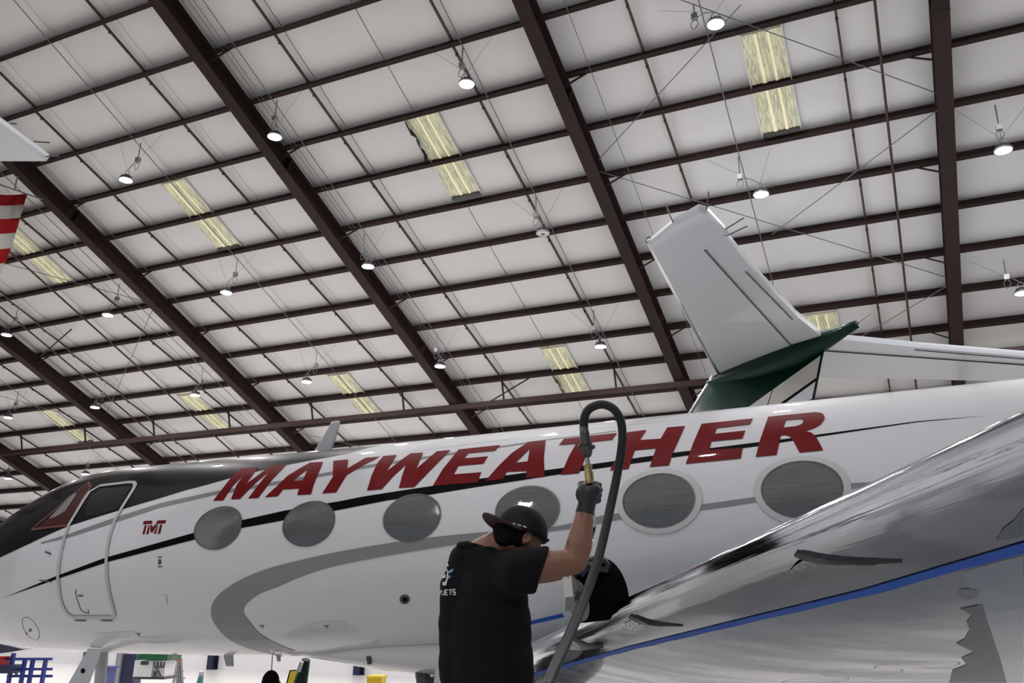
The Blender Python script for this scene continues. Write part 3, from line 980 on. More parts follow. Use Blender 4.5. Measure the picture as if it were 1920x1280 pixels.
def le_mesh():
    bm = bmesh.new()
    g = []
    for k in ks:
        tx = tape_x(k)
        row = [bm.verts.new(wing_pt(k, tx * (1 - i / 14) ** 2, 1)) for i in range(14)]
        row += [bm.verts.new(wing_pt(k, tx * (i / 14) ** 2, -1)) for i in range(15)]
        g.append(row)
    for a, b in zip(g[:-1], g[1:]):
        for i in range(len(a) - 1):
            bm.faces.new((a[i], a[i + 1], b[i + 1], b[i]))
    bmesh.ops.recalc_face_normals(bm, faces=bm.faces)
    return bm
bm = le_mesh()
bm_all = bm.copy()
bm_le = bm
uvl = bm_le.loops.layers.uv.new('span')
for f in bm_le.faces:
    for l_ in f.loops:
        q_ = l_.vert.co - X0
        l_[uvl].uv = (q_.dot(E0), q_.dot(WN) * 3 + (q_ - E0 * q_.dot(E0)).dot(AF))
M_WINGP = mat('wing_underside', (0.25, 0.29, 0.35), 0.27, 0.35, coat=0.4, var=0.10, scale=1.6, stretch=(1.0, 3.5, 3.5))
skin = bmesh.new()
for sd in (-1, 1):
    g = []
    for k in ks:
        tx, c = tape_x(k), chord(k)
        g.append([skin.verts.new(wing_pt(k, tx + (c - tx) * (i / 24), sd)) for i in range(25)])
    for a, b in zip(g[:-1], g[1:]):
        for i in range(24):
            skin.faces.new((a[i], a[i + 1], b[i + 1], b[i]) if sd < 0 else (a[i + 1], a[i], b[i], b[i + 1]))
bmesh.ops.remove_doubles(skin, verts=skin.verts, dist=1e-5)
tmpm = bpy.data.meshes.new('t')
skin.to_mesh(tmpm)
bm_all.from_mesh(tmpm)
bpy.data.meshes.remove(tmpm)
WBVH = BVHTree.FromBMesh(bm_all)
bm_all.free()
def add_streaks(m, su, sv, bump, cvar=0.0):
    nt = m.node_tree
    b = nt.nodes['Principled BSDF']
    uv = nt.nodes.new('ShaderNodeUVMap')
    uv.uv_map = 'span'
    mp = nt.nodes.new('ShaderNodeMapping')
    mp.inputs['Scale'].default_value = (su, sv, 1)
    no = nt.nodes.new('ShaderNodeTexNoise')
    no.inputs['Scale'].default_value = 1.0
    no.inputs['Detail'].default_value = 5
    nt.links.new(uv.outputs[0], mp.inputs[0])
    nt.links.new(mp.outputs[0], no.inputs['Vector'])
    bp = nt.nodes.new('ShaderNodeBump')
    bp.inputs['Strength'].default_value = bump
    bp.inputs['Distance'].default_value = 0.02
    nt.links.new(no.outputs['Fac'], bp.inputs['Height'])
    nt.links.new(bp.outputs[0], b.inputs['Normal'])
    nt.links.new(bp.outputs[0], b.inputs['Coat Normal'])
    if cvar:
        rp = nt.nodes.new('ShaderNodeMapRange')
        rp.inputs['From Min'].default_value = 0.35
        rp.inputs['From Max'].default_value = 0.65
        rp.inputs['To Min'].default_value = max(0.02, b.inputs['Roughness'].default_value - cvar)
        rp.inputs['To Max'].default_value = b.inputs['Roughness'].default_value + cvar
        nt.links.new(no.outputs['Fac'], rp.inputs['Value'])
        nt.links.new(rp.outputs[0], b.inputs['Roughness'])
add_streaks(M_CHROME_LE, 0.7, 26, 0.16, 0.03)
add_streaks(M_WINGP, 1.3, 3.2, 0.05, 0.10)
uvl = skin.loops.layers.uv.new('span')
for f in skin.faces:
    for l_ in f.loops:
        q_ = l_.vert.co - X0
        l_[uvl].uv = (q_.dot(AF), (q_ - AF * q_.dot(AF)).dot(E0) * 1.0)
wing = part('wing', skin, M_WINGP, jet, True, label='left wing with glossy blue-grey underside')
part('leading_edge', bm_le, M_CHROME_LE, wing, True, label='mirror-polished bare metal leading edge')
# masking tape strip
bm = bmesh.new()
L = []
for i in range(160):
    k = -3.6 + i * 0.1
    x = tape_x(k)
    j_ = 0.0025 * math.sin(i * 0.9)
    L.append((bm.verts.new(wing_pt(k, x - 0.001, -1, 0.003)), bm.verts.new(wing_pt(k, x + 0.043 + j_, -1, 0.003))))
for a, b in zip(L[:-1], L[1:]):
    bm.faces.new((a[0], a[1], b[1], b[0]))
bmesh.ops.recalc_face_normals(bm, faces=bm.faces)
part('masking_tape', bm, M_TAPE, wing, label='strip of blue masking tape')

# vortilons: thin dark fences standing on riveted teardrop bases under the leading edge
M_BASE = mat('vortilon_base', (0.58, 0.585, 0.60), 0.10, 1.0, bump=0.2, scale=30)
def vortilon(line, leaf, h, rivets=()):
    b_ = decal('vortilon', leaf, M_BASE, wing, 0.007, bvh=WBVH, seg=8, label='small riveted fence under the leading edge')
    bm = bmesh.new()
    pts = smooth_path([V((x, y, 0)) for x, y in line], 5)
    rs = []
    n = len(pts)
    for i, p in enumerate(pts):
        t = i / (n - 1)
        loc, nr = hit(p.x, p.y, WBVH)
        hh = h * math.sin(math.pi * (0.06 + 0.90 * t) ** 0.6) + 0.004
        sd = nr.cross(AF).normalized() * (0.0035 * (1.05 - t))
        rs.append([loc - nr * 0.01 + sd, loc + nr * hh + sd * 0.6, loc + nr * hh - sd * 0.6, loc - nr * 0.01 - sd])
    rings(bm, rs)
    bmesh.ops.recalc_face_normals(bm, faces=bm.faces)
    part('vortilon_fence', bm, M_DKGREY, wing)
    for x, y in rivets:
        loc, nr = hit(x, y, WBVH)
        bm = bmesh.new()
        lathe(bm, loc, nr, [(0, 0.010), (0.009, 0.010), (0.013, 0.005)], 10)
        part('rivet', bm, M_CHROME, wing)
vortilon([(1492, 1036), (1520, 1043), (1560, 1049), (1620, 1051), (1692, 1051)], [(1477, 1085), (1480, 1070), (1492, 1056), (1510, 1045), (1560, 1053), (1620, 1055), (1660, 1057), (1620, 1070), (1580, 1082), (1530, 1093), (1490, 1094)], 0.013)
vortilon([(1181, 1154), (1200, 1161), (1230, 1168), (1281, 1172)], [(1167, 1180), (1170, 1170), (1184, 1160), (1210, 1168), (1240, 1172), (1258, 1174), (1225, 1180), (1195, 1185), (1175, 1185)], 0.014, ((1174, 1169), (1184, 1173), (1202, 1169)))
vortilon([(1067, 1199), (1085, 1204), (1105, 1209), (1131, 1213)], [(1064, 1207), (1070, 1200), (1095, 1208), (1120, 1213), (1090, 1218), (1068, 1216)], 0.015)
# dull, not yet polished part of the skin with ragged dark patches along its border
bd_ = [(1808, 1070), (1812, 1095), (1826, 1110), (1838, 1150), (1852, 1190), (1866, 1225), (1884, 1279)]
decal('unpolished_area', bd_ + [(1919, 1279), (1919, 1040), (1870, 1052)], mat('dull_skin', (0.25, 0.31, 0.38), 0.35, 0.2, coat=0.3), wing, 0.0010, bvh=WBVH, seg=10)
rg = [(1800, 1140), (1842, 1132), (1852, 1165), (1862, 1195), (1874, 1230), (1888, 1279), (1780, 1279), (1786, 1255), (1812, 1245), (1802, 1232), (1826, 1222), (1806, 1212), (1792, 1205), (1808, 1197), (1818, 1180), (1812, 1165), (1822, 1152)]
decal('dark_skin_patch', rg, mat('dark_skin_patch', (0.13, 0.15, 0.175), 0.4, 0.2, var=0.3, scale=8), wing, 0.0016, bvh=WBVH, seg=8)
decal('dark_skin_patch', [(1919, 952), (1900, 975), (1880, 990), (1868, 1012), (1890, 1010), (1919, 1003)], mat('dark_skin_patch', (0.13, 0.15, 0.175), 0.4), wing, 0.0016, bvh=WBVH, seg=8)
decal('dark_skin_patch', [(1798, 1104), (1815, 1102), (1836, 1106), (1834, 1118), (1812, 1124), (1796, 1116)], mat('grey_skin_patch', (0.20, 0.22, 0.25), 0.4, 0.2), wing, 0.0016, bvh=WBVH, seg=6)

# thin panel outlines on the skin
for cx, cy, rx, ry in ((1720, 1247, 80, 8), (1618, 1260, 75, 7), (1530, 1275, 62, 6)):
    pts = [(cx + rx * math.cos(a), cy + ry * math.sin(a) * abs(math.sin(a)) ** 0.0 - 4 * math.cos(a)) for a in [k * math.pi / 16 for k in range(32)]]
    stroke('access_panel_outline', pts, 0.003, M_DKGREY, wing, 0.002, closed=True, bvh=WBVH, step=6)

# landing gear of the jet
gm = bmesh.new()
ng = V((FORG + FD * 9.75).to_tuple())
gx, gy = ng.x, ng.y
tube(gm, [V((gx, gy, 1.65)), V((gx + 0.12, gy, 0.62))], 0.075, 12)
gear = part('nose_gear_strut', gm, M_GREYL, jet)
gm = bmesh.new()
tube(gm, [V((gx + 0.08, gy, 0.85)), V((gx + 0.15, gy, 0.36))], 0.045, 12)
part('oleo', gm, M_CHROME, gear)
gm = bmesh.new()
tube(gm, [V((gx + 0.02, gy, 1.45)), V((gx - 0.75, gy, 1.72))], 0.04, 8)
tube(gm, [V((gx + 0.09, gy - 0.06, 0.95)), V((gx - 0.10, gy - 0.06, 0.72)), V((gx + 0.12, gy - 0.06, 0.5))], 0.025, 8)
part('drag_brace', gm, M_DKGREY, gear)
for sy in (-1, 1):
    gm = bmesh.new()
    lathe(gm, V((gx + 0.15, gy + sy * 0.17 - 0.07, 0.27)), V((0, 1, 0)), [(0, 0.14), (0.0, 0.22), (0.03, 0.265), (0.11, 0.265), (0.14, 0.22), (0.14, 0.14)], 24)
    wl = part('nose_wheel', gm, M_DKGREY, jet, True)
    gm = bmesh.new()
    lathe(gm, V((gx + 0.15, gy + sy * 0.17 - 0.08, 0.27)), V((0, 1, 0)), [(0, 0.05), (0.0, 0.135), (0.16, 0.135), (0.16, 0.05)], 20)
    part('wheel_hub', gm, M_GREYL, wl)
# gear door hanging to the left of the strut
dd0 = px_plane(165, 1216, FORG - FO * 0.42, FO)
dd1 = px_plane(188, 1216, FORG - FO * 0.42, FO)
dd2 = px_plane(146, 1330, FORG - FO * 0.55, FO)
dd3 = px_plane(100, 1330, FORG - FO * 0.55, FO)
gm = bmesh.new()
rings(gm, [[dd0, dd1, dd2, dd3], [p + FO * 0.03 for p in (dd0, dd1, dd2, dd3)]])
bmesh.ops.recalc_face_normals(gm, faces=gm.faces)
gd = part('gear_door', gm, M_WHITE2, jet)
gm = bmesh.new()
c_ = px_plane(156, 1257, FORG - FO * 0.475, FO)
lathe(gm, c_ - FO * 0.005, -FO, [(0, 0.0), (0, 0.03), (0.006, 0.03), (0.006, 0.0)], 14, cap=False)
part('door_hole', gm, M_BLACKP, gd)
# main gear, left and right
for o_, k_ in ((-1.7, 0), (2.0, 1)):
    b0 = FORG + FD * (4.85 if o_ < 0 else 4.3) + FO * (1.0 if k_ else -0.25)
    gm = bmesh.new()
    tube(gm, [V((b0.x, b0.y, 1.62)), V((b0.x + 0.25, b0.y, 0.55))], 0.1, 12)
    mg = part('main_gear_strut', gm, M_GREEN if k_ else M_DKGREY, jet)
    gm = bmesh.new()
    tube(gm, [V((b0.x + 0.1, b0.y, 1.3)), V((b0.x + 0.75, b0.y, 1.62))], 0.05, 8)
    part('side_brace', gm, M_ALU, mg)
    gm = bmesh.new()
    add_box(gm, V((b0.x + 0.55, b0.y - 0.25, 1.25)), V((0.22, 0, 0)), V((0, 0.015, 0)), V((0.05, 0, 0.42)))
    part('main_gear_door', gm, M_WHITE2, jet)
    for sy in (-0.28, 0.28):
        gm = bmesh.new()
        lathe(gm, V((b0.x + 0.25, b0.y + sy - 0.11, 0.43)), V((0, 1, 0)), [(0, 0.2), (0.0, 0.36), (0.05, 0.43), (0.17, 0.43), (0.22, 0.36), (0.22, 0.2)], 28)
        wl = part('main_wheel', gm, M_DKGREY, jet, True)
        gm = bmesh.new()
        lathe(gm, V((b0.x + 0.25, b0.y + sy - 0.12, 0.43)), V((0, 1, 0)), [(0, 0.05), (0.0, 0.19), (0.24, 0.19), (0.24, 0.05)], 20)
        part('wheel_hub', gm, M_GREYL, wl)

# ------------------------------------------------------------------ green T-tail of the jet parked behind
TH = 7.3 + CAMH - 1.55
UZ_ = V((0, 0, 1))
def on_h(px, py, h):
    r = ray(px, py)
    return CAM + r * ((h - CAM.z) / r.z)
rLE, rTE = on_h(1345, 703, TH), on_h(1544, 634, TH)
TA = (rTE - rLE).normalized()                      # aft
TLn = V((TA.y, -TA.x, 0))
if TLn.y > 0: TLn = -TLn                            # lateral, towards the viewer
rM = (rLE + rTE) / 2
tail = thing('parked_jet_tail', 'dark green T-tail with white stabilisers behind the white fuselage', 'aircraft', V((rM.x, rM.y, 0)))
ANH = 0.10
TPN = (UZ_ + TLn * ANH).normalized()
def on_t(px, py):
    return px_plane(px, py, rM, TPN)
near = [on_t(x, y) for x, y in ((1349, 703), (1283, 580), (1218, 460), (1262, 424), (1311, 396), (1326, 400), (1361, 437), (1321, 468), (1485, 650))]
elev = [on_t(x, y) for x, y in ((1321, 468), (1344, 452), (1364, 449), (1410, 505), (1497, 596), (1544, 634), (1485, 650))]
def mirror(p):
    return p - TLn * (2 * (p - rM).dot(TLn)) + V((0, 0, 0.0))
def slab(pts, th, name, m, parent, edge=0.5, label=None):
    bm = bmesh.new()
    c = sum(pts, V()) / len(pts)
    rs = [[c + (p - c) * 0.985 for p in pts], [p + V((0, 0, th * 0.35)) for p in pts], [p + V((0, 0, th * 0.65)) for p in pts], [c + (p - c) * 0.95 + V((0, 0, th)) for p in pts]]
    rings(bm, rs)
    bmesh.ops.triangulate(bm, faces=[f for f in bm.faces if len(f.verts) > 4])
    bmesh.ops.recalc_face_normals(bm, faces=bm.faces)
    return part(name, bm, m, parent, label=label)
for fn in (lambda p: p, mirror):
    st = slab([fn(p) for p in near], 0.16, 'stabiliser', M_WHITE2, tail, label='white horizontal stabiliser seen from below')
    ev = slab([fn(p + V((0, 0, 0.012))) for p in elev], 0.12, 'elevator', M_WHITE2, tail)
    # leading edge boot
    bm = bmesh.new()
    tube(bm, [fn(p) + V((0, 0, 0.08)) for p in (near[0], near[1], near[2])], [0.085, 0.075, 0.06], 10)
    part('leading_edge_strip', bm, M_ALU, st, True)
    bm = bmesh.new()
    bar(bm, fn(elev[0]) - V((0, 0, 0.004)), fn(elev[-1]) - V((0, 0, 0.004)), 0.016, 0.02)
    part('hinge_line', bm, M_DKGREY, ev)
    t0, t1 = fn(elev[3]), fn(elev[4])
    inw = (fn(elev[-1]) - fn(elev[5])) * 0.28
    bm = bmesh.new()
    bar(bm, t0 + inw * 0.55 - V((0, 0, 0.004)), t1 + inw * 0.6 - V((0, 0, 0.004)), 0.014, 0.015)
    part('trim_tab_line', bm, M_DKGREY, ev)
    for q, dv_ in ((near[3], V((0, -0.35, 0.1))), (near[5], V((0.1, -0.35, 0.05))), (near[6], V((0.28, -0.2, 0.02))), (elev[2], V((0.3, -0.15, 0.02)))):
        bm = bmesh.new()
        tp = fn(q + dv_)
        tube(bm, [fn(q) + V((0, 0, 0.06)), tp + V((0, 0, 0.06))], 0.009, 5)
        part('static_wick', bm, M_DKGREY, st)
# bullet fairing
bul_tip = on_h(1603, 611, TH)
bm = bmesh.new()
b_f = rLE - TA * 0.35 + V((0, 0, -0.10))
b_b = V((rM.x, rM.y, TH)) + TA * ((bul_tip - rM).dot(TA)) + V((0, 0, 0.05))
n_ = 16
pts_, rad_ = [], []
for i in range(n_ + 1):
    t = i / n_
    pts_.append(b_f + (b_b - b_f) * t + V((0, 0, -0.12 * math.sin(math.pi * t))))
    rad_.append(0.03 + 0.27 * math.sin(math.pi * min(1, t * 1.5 + 0.02) / 2) ** 0.8 * (1 if t < 0.66 else max(0.18, 1 - (t - 0.66) / 0.40)))
tube(bm, pts_, rad_, 16)
part('bullet_fairing', bm, M_GREEN, tail, True)
bm = bmesh.new()
tube(bm, [b_b, b_b + TA * 0.35 + V((0, 0, 0.12))], 0.008, 5)
part('static_wick', bm, M_DKGREY, tail)
# fin: vertical plane through the bullet
def on_fin(px, py, o=0.0):
    return px_plane(px, py, rM + TLn * o, TLn)
fin_pts = [on_fin(1338, 705), on_fin(1545, 655), on_fin(1526, 749)]
fLE0 = on_fin(1290, 782)
dLE = (fLE0 - fin_pts[0]) / (fin_pts[0].z - fLE0.z)
dTE = (fin_pts[2] - fin_pts[1]) / (fin_pts[1].z - fin_pts[2].z)
zb = 3.3
f_a, f_b = fin_pts[0], fin_pts[1]
f_c = f_b + dTE * (f_b.z - zb)
f_d = f_a + dLE * (f_a.z - zb)
def fin_at(t, v):
    """t along chord 0..1, v from top 0 to bottom 1"""
    a = f_a + (f_d - f_a) * v
    b = f_b + (f_c - f_b) * v
    return a + (b - a) * t
bm = bmesh.new()
rs = []
for t, th in ((0, 0.015), (0.04, 0.05), (0.14, 0.09), (0.35, 0.12), (0.7, 0.09), (1.0, 0.015)):
    rs.append([fin_at(t, 0) + TLn * th, fin_at(t, 1) + TLn * th * 1.5, fin_at(t, 1) - TLn * th * 1.5, fin_at(t, 0) - TLn * th])
rings(bm, rs)
bmesh.ops.recalc_face_normals(bm, faces=bm.faces)
FINB = BVHTree.FromBMesh(bm)
fin = part('fin', bm, M_GREEN, tail, True)
AF3 = lambda x, y: (1200 + x / 3.048, 380 + y / 3.048)
decal('fin_stripe', [(560, 1210), (1034, 872), (1008, 1000), (760, 1175)], mat('stripe_taupe', (0.42, 0.41, 0.385), 0.3, coat=0.6), fin, 0.006, bvh=FINB, xf=AF3)
decal('fin_stripe', [(820, 1150), (1004, 1020), (983, 1120), (840, 1190)], M_WHITE2, fin, 0.006, bvh=FINB, xf=AF3)
stroke('fin_pinstripe', [AF3(800, 1160), AF3(1008, 1010)], 0.05, M_BLACKP, fin, 0.009, bvh=FINB)
stroke('rudder_gap', [AF3(790, 960), AF3(762, 1060), AF3(730, 1155)], 0.02, M_BLACKP, fin, 0.008, bvh=FINB)
bm = bmesh.new()
tube(bm, [f_a + V((0, 0, 0.0)), f_a + (f_d - f_a) * 0.5], 0.05, 8)
part('fin_leading_edge', bm, M_ALU, fin)
# rear fuselage carrying the fin
bm = bmesh.new()
c0 = V((rM.x, rM.y, 2.75)) - TA * 10
tube(bm, [c0 + TA * x + V((0, 0, z)) for x, z in ((0, 0), (3, 0), (6, 0.02), (8.5, 0.15), (11, 0.42), (13, 0.65), (13.6, 0.72))], [1.1, 1.19, 1.19, 1.05, 0.72, 0.32, 0.1], 32)
part('rear_fuselage', bm, M_WHITE2, tail, True)
bm = bmesh.new()
for sy in (-1, 1):
    tube(bm, [c0 + TA * 2.2 - TLn * (1.6 * sy) - V((0, 0, 1.0)), V(((c0 + TA * 2.4 - TLn * (1.6 * sy)).x, (c0 + TA * 2.4 - TLn * (1.6 * sy)).y, 0.0))], 0.11, 10)
part('main_gear_leg', bm, M_GREEN, tail)

# stabiliser tip of a third jet at the upper left
T3 = 7.2 + CAMH - 1.55
tip3 = [on_h(x, y, T3) for x, y in ((90, 303), (60, 281), (0, 237), (-260, 60), (-560, 170), (-330, 305), (0, 303))]
t3 = thing('parked_jet_stabiliser', 'white stabiliser tip poking in at the upper left edge', 'aircraft', V((tip3[4].x, tip3[4].y, 0)))
st3 = slab(tip3, 0.15, 'stabiliser', M_WHITE2, t3)
for p, q in (((62, 272), (92, 274)), ((84, 300), (108, 299)), ((18, 238), (30, 239))):
    bm = bmesh.new()
    tube(bm, [on_h(*p, T3) + V((0, 0, 0.05)), on_h(*q, T3) + V((0, 0, 0.05))], 0.009, 5)
    part('static_wick', bm, M_DKGREY, st3)
ft = tip3[4]
bm = bmesh.new()
rings(bm, [[ft + V((-0.3, -0.1, 0)), ft + V((1.8, -0.1, 0)), ft + V((1.8, 0.1, 0)), ft + V((-0.3, 0.1, 0))], [V((ft.x - 2.0, ft.y - 0.15, 0.0)), V((ft.x + 1.2, ft.y - 0.15, 0.0)), V((ft.x + 1.2, ft.y + 0.15, 0.0)), V((ft.x - 2.0, ft.y + 0.15, 0.0))]])
bmesh.ops.recalc_face_normals(bm, faces=bm.faces)
part('fin', bm, M_WHITE2, t3)

# ------------------------------------------------------------------ striped flag hung at the left
fl = thing('flag', 'large red and white striped flag hanging at the left edge', 'flag', PX(-60, 520, 24))
FDEP = 24.0
edge_r = [(52, 363), (45, 383), (38, 408), (30, 436), (21, 465), (10, 493), (0, 516), (-8, 540), (-16, 565), (-24, 590), (-32, 615), (-40, 640), (-48, 665), (-56, 690)]
ew = 290
for i in range(13):
    a, b = edge_r[i], edge_r[i + 1]
    bm = bmesh.new()
    g = []
    N = 24
    for k in range(N + 1):
        t = k / N
        dep = FDEP + 0.28 * math.sin(t * 22 + i * 0.35) * (0.4 + t * 0.3)
        y_off = -24 * t + 6 * math.sin(t * 9)
        g.append((bm.verts.new(PX(a[0] - ew * t, a[1] + y_off, dep)), bm.verts.new(PX(b[0] - ew * t, b[1] + y_off, dep + 0.02))))
    for p, q in zip(g[:-1], g[1:]):
        bm.faces.new((p[0], p[1], q[1], q[0]))
    bmesh.ops.solidify(bm, geom=bm.faces[:], thickness=0.015)
    part('stripe', bm, M_FLAGR if i % 2 == 0 else M_FLAGW, fl, True)
bm = bmesh.new()
g = []
for k in range(13):
    t = 0.55 + 0.45 * k / 12
    dep = FDEP - 0.35 + 0.28 * math.sin(t * 22) * 0.6
    y_off = -24 * t + 6 * math.sin(t * 9)
    g.append((bm.verts.new(PX(52 - ew * t, 363 + y_off, dep)), bm.verts.new(PX(-8 - ew * t, 540 + y_off, dep))))
for p, q in zip(g[:-1], g[1:]):
    bm.faces.new((p[0], p[1], q[1], q[0]))
bmesh.ops.solidify(bm, geom=bm.faces[:], thickness=0.01)
part('canton', bm, M_FLAGB, fl, True)
bm = bmesh.new()
tube(bm, [PX(-260, 332, FDEP), PX(0, 346, FDEP), PX(80, 374, FDEP)], 0.02, 6)
tube(bm, [PX(27, 356, FDEP), PX(33, 330, FDEP)], 0.02, 6)
tube(bm, [PX(80, 374, FDEP), PX(0, 346, FDEP - 0.02)], 0.01, 6)
part('hanging_line', bm, M_WIRE, fl)

# ------------------------------------------------------------------ the worker
def remesh(bm_in, voxel, sm=4):
    me = bpy.data.meshes.new('tmp')
    bm_in.to_mesh(me)
    bm_in.free()
    o = bpy.data.objects.new('tmp', me)
    COL.objects.link(o)
    md = o.modifiers.new('r', 'REMESH')
    md.mode = 'VOXEL'
    md.voxel_size = voxel
    md.adaptivity = 0.0
    m2 = o.modifiers.new('s', 'SMOOTH')
    m2.factor = 0.5
    m2.iterations = sm
    dg = bpy.context.evaluated_depsgraph_get()
    ev = o.evaluated_get(dg)
    res = bpy.data.meshes.new_from_object(ev)
    bpy.data.objects.remove(o)
    out = bmesh.new()
    out.from_mesh(res)
    bpy.data.meshes.remove(res)
    bpy.data.meshes.remove(me)
    return out

def blob(bm, c, ax, ay, az, nu=16, nv=10):
    """closed ellipsoid with half axis vectors"""
    rs = []
    top = c + az
    for i in range(1, nv):
        a = math.pi * i / nv
        rs.append([c + az * math.cos(a) + (ax * math.cos(2 * math.pi * k / nu) + ay * math.sin(2 * math.pi * k / nu)) * math.sin(a) for k in range(nu)])
    vv = [[bm.verts.new(p) for p in r] for r in rs]
    t, b = bm.verts.new(top), bm.verts.new(c - az)
    for r0, r1 in zip(vv[:-1], vv[1:]):
        for i in range(nu):
            bm.faces.new((r0[i], r1[i], r1[(i + 1) % nu], r0[(i + 1) % nu]))
    for i in range(nu):
        bm.faces.new((t, vv[0][i], vv[0][(i + 1) % nu]))
        bm.faces.new((b, vv[-1][(i + 1) % nu], vv[-1][i]))

def limb(bm, pts, rad, n=14):
    tube(bm, pts, rad, n)
    blob(bm, V(pts[0]), XA * rad[0], V((0, rad[0], 0)), V((0, 0, rad[0])))
    blob(bm, V(pts[-1]), XA * rad[-1], V((0, rad[-1], 0)), V((0, 0, rad[-1])))

def ell_rings(bm, secs, sd, fd, n=24):
    """secs: (centre, half width along sd, half depth along fd)"""
    rings(bm, [[c + sd * (a * math.cos(2 * math.pi * k / n)) + fd * (b * math.sin(2 * math.pi * k / n)) for k in range(n)] for c, a, b in secs])

LR = V((CR.x, CR.y, 0)).normalized()
LF = V((CF.x, CF.y, 0)).normalized()
UZ = V((0, 0, 1))
PF = (LR * 0.86 + LF * 0.51).normalized()           # where he faces
PR = V((PF.y, -PF.x, 0))                             # his right hand side (towards the viewer)
D0 = 4.0
pel = PX(912, 1345, D0)
waist = PX(916, 1260, D0)
chest = PX(912, 1140, D0)
upch = PX(912, 1075, D0)
neck0 = PX(905, 1030, D0)
shR = PX(962, 1070, D0 - 0.16)
shL = PX(880, 1052, D0 + 0.16)
elR = PX(1078, 1052, D0 - 0.12)
wrR = PX(1097, 958, D0 - 0.05)
haR = PX(1106, 922, D0 - 0.05)
elL = PX(1005, 1078, D0 + 0.34)
wrL = PX(1084, 1066, D0 + 0.36)
haL = PX(1122, 1048, D0 + 0.36)
FOOTZ = pel.z - 0.86
worker = thing('person', 'person in black t-shirt and backwards cap polishing the wing, one gloved hand raised', 'person', V((pel.x, pel.y, FOOTZ)))

# body: one continuous skin (head, neck, torso, arms, legs)
hf = (PF * 0.80 - UZ * 0.60).normalized()            # face direction, bowed
hr = PR
hu = hr.cross(hf).normalized()
if hu.z < 0: hu = -hu
HC = PX(978, 1007, D0)                                # skull centre
bm = bmesh.new()
blob(bm, HC, hf * 0.098, hr * 0.076, hu * 0.105, 20, 14)
blob(bm, HC + hf * 0.035 - hu * 0.07, hf * 0.062, hr * 0.055, hu * 0.062)     # jaw
blob(bm, HC + hf * 0.094 - hu * 0.025, hf * 0.022, hr * 0.014, hu * 0.026)    # nose
blob(bm, HC + hf * 0.082 - hu * 0.082, hf * 0.018, hr * 0.022, hu * 0.010)    # mouth
blob(bm, HC + hf * 0.080 + hu * 0.012, hf * 0.018, hr * 0.055, hu * 0.012)    # brow
limb(bm, [neck0 - UZ * 0.02, PX(935, 1018, D0), HC - hu * 0.05 - hf * 0.03], [0.075, 0.064, 0.058])
ell_rings(bm, [(pel, 0.16, 0.11), (waist, 0.145, 0.10), (chest, 0.165, 0.115), (upch, 0.16, 0.10), (neck0, 0.08, 0.07)], PR, PF)
limb(bm, [shR, (shR + elR) / 2, elR], [0.068, 0.068, 0.056])
mid = elR + (wrR - elR) * 0.33 + LR * 0.004
limb(bm, [elR, mid, wrR], [0.056, 0.061, 0.040])
limb(bm, [wrR, haR], [0.038, 0.030])
limb(bm, [shL, (shL + elL) / 2, elL], [0.060, 0.054, 0.045])
limb(bm, [elL, elL + (wrL - elL) * 0.35, wrL, haL], [0.045, 0.046, 0.030, 0.03])
for sg in (-1, 1):
    hip = pel + PR * (0.09 * sg) - UZ * 0.02
    kn = V((hip.x, hip.y, FOOTZ + 0.46)) + PF * 0.05
    an = V((hip.x, hip.y, FOOTZ + 0.09)) - PF * 0.03
    limb(bm, [hip, kn, an], [0.09, 0.058, 0.042])
    limb(bm, [an, an + PF * 0.17 - UZ * 0.05], [0.042, 0.036])
body = part('body', remesh(bm, 0.0105, 3), M_SKIN, worker, True)
# ears
for sg in (1, -1):
    bm = bmesh.new()
    ec = HC + hr * (0.078 * sg) - hf * 0.012 - hu * 0.018
    blob(bm, ec, hf * 0.019, hr * 0.010, hu * 0.032)
    blob(bm, ec - hu * 0.022 + hf * 0.003, hf * 0.010, hr * 0.009, hu * 0.014)
    tube(bm, [ec + hr * (0.009 * sg) + hf * (0.015 * math.cos(a)) + hu * (0.027 * math.sin(a)) for a in [math.pi * (-0.45 + 1.6 * q / 10) for q in range(11)]], 0.0045, 6)
    part('ear', remesh(bm, 0.004, 2), M_SKIN, worker, True)
# hair showing under the cap, down the back of the head
bm = bmesh.new()
blob(bm, HC - hf * 0.020 - hu * 0.002, hf * 0.092, hr * 0.080, hu * 0.098, 20, 12)
blob(bm, HC - hf * 0.068 - hu * 0.050, hf * 0.052, hr * 0.072, hu * 0.056)
blob(bm, HC - hf * 0.10 - hu * 0.035, hf * 0.04, hr * 0.06, hu * 0.045)
part('hair', remesh(bm, 0.008, 2), M_HAIR, worker, True)

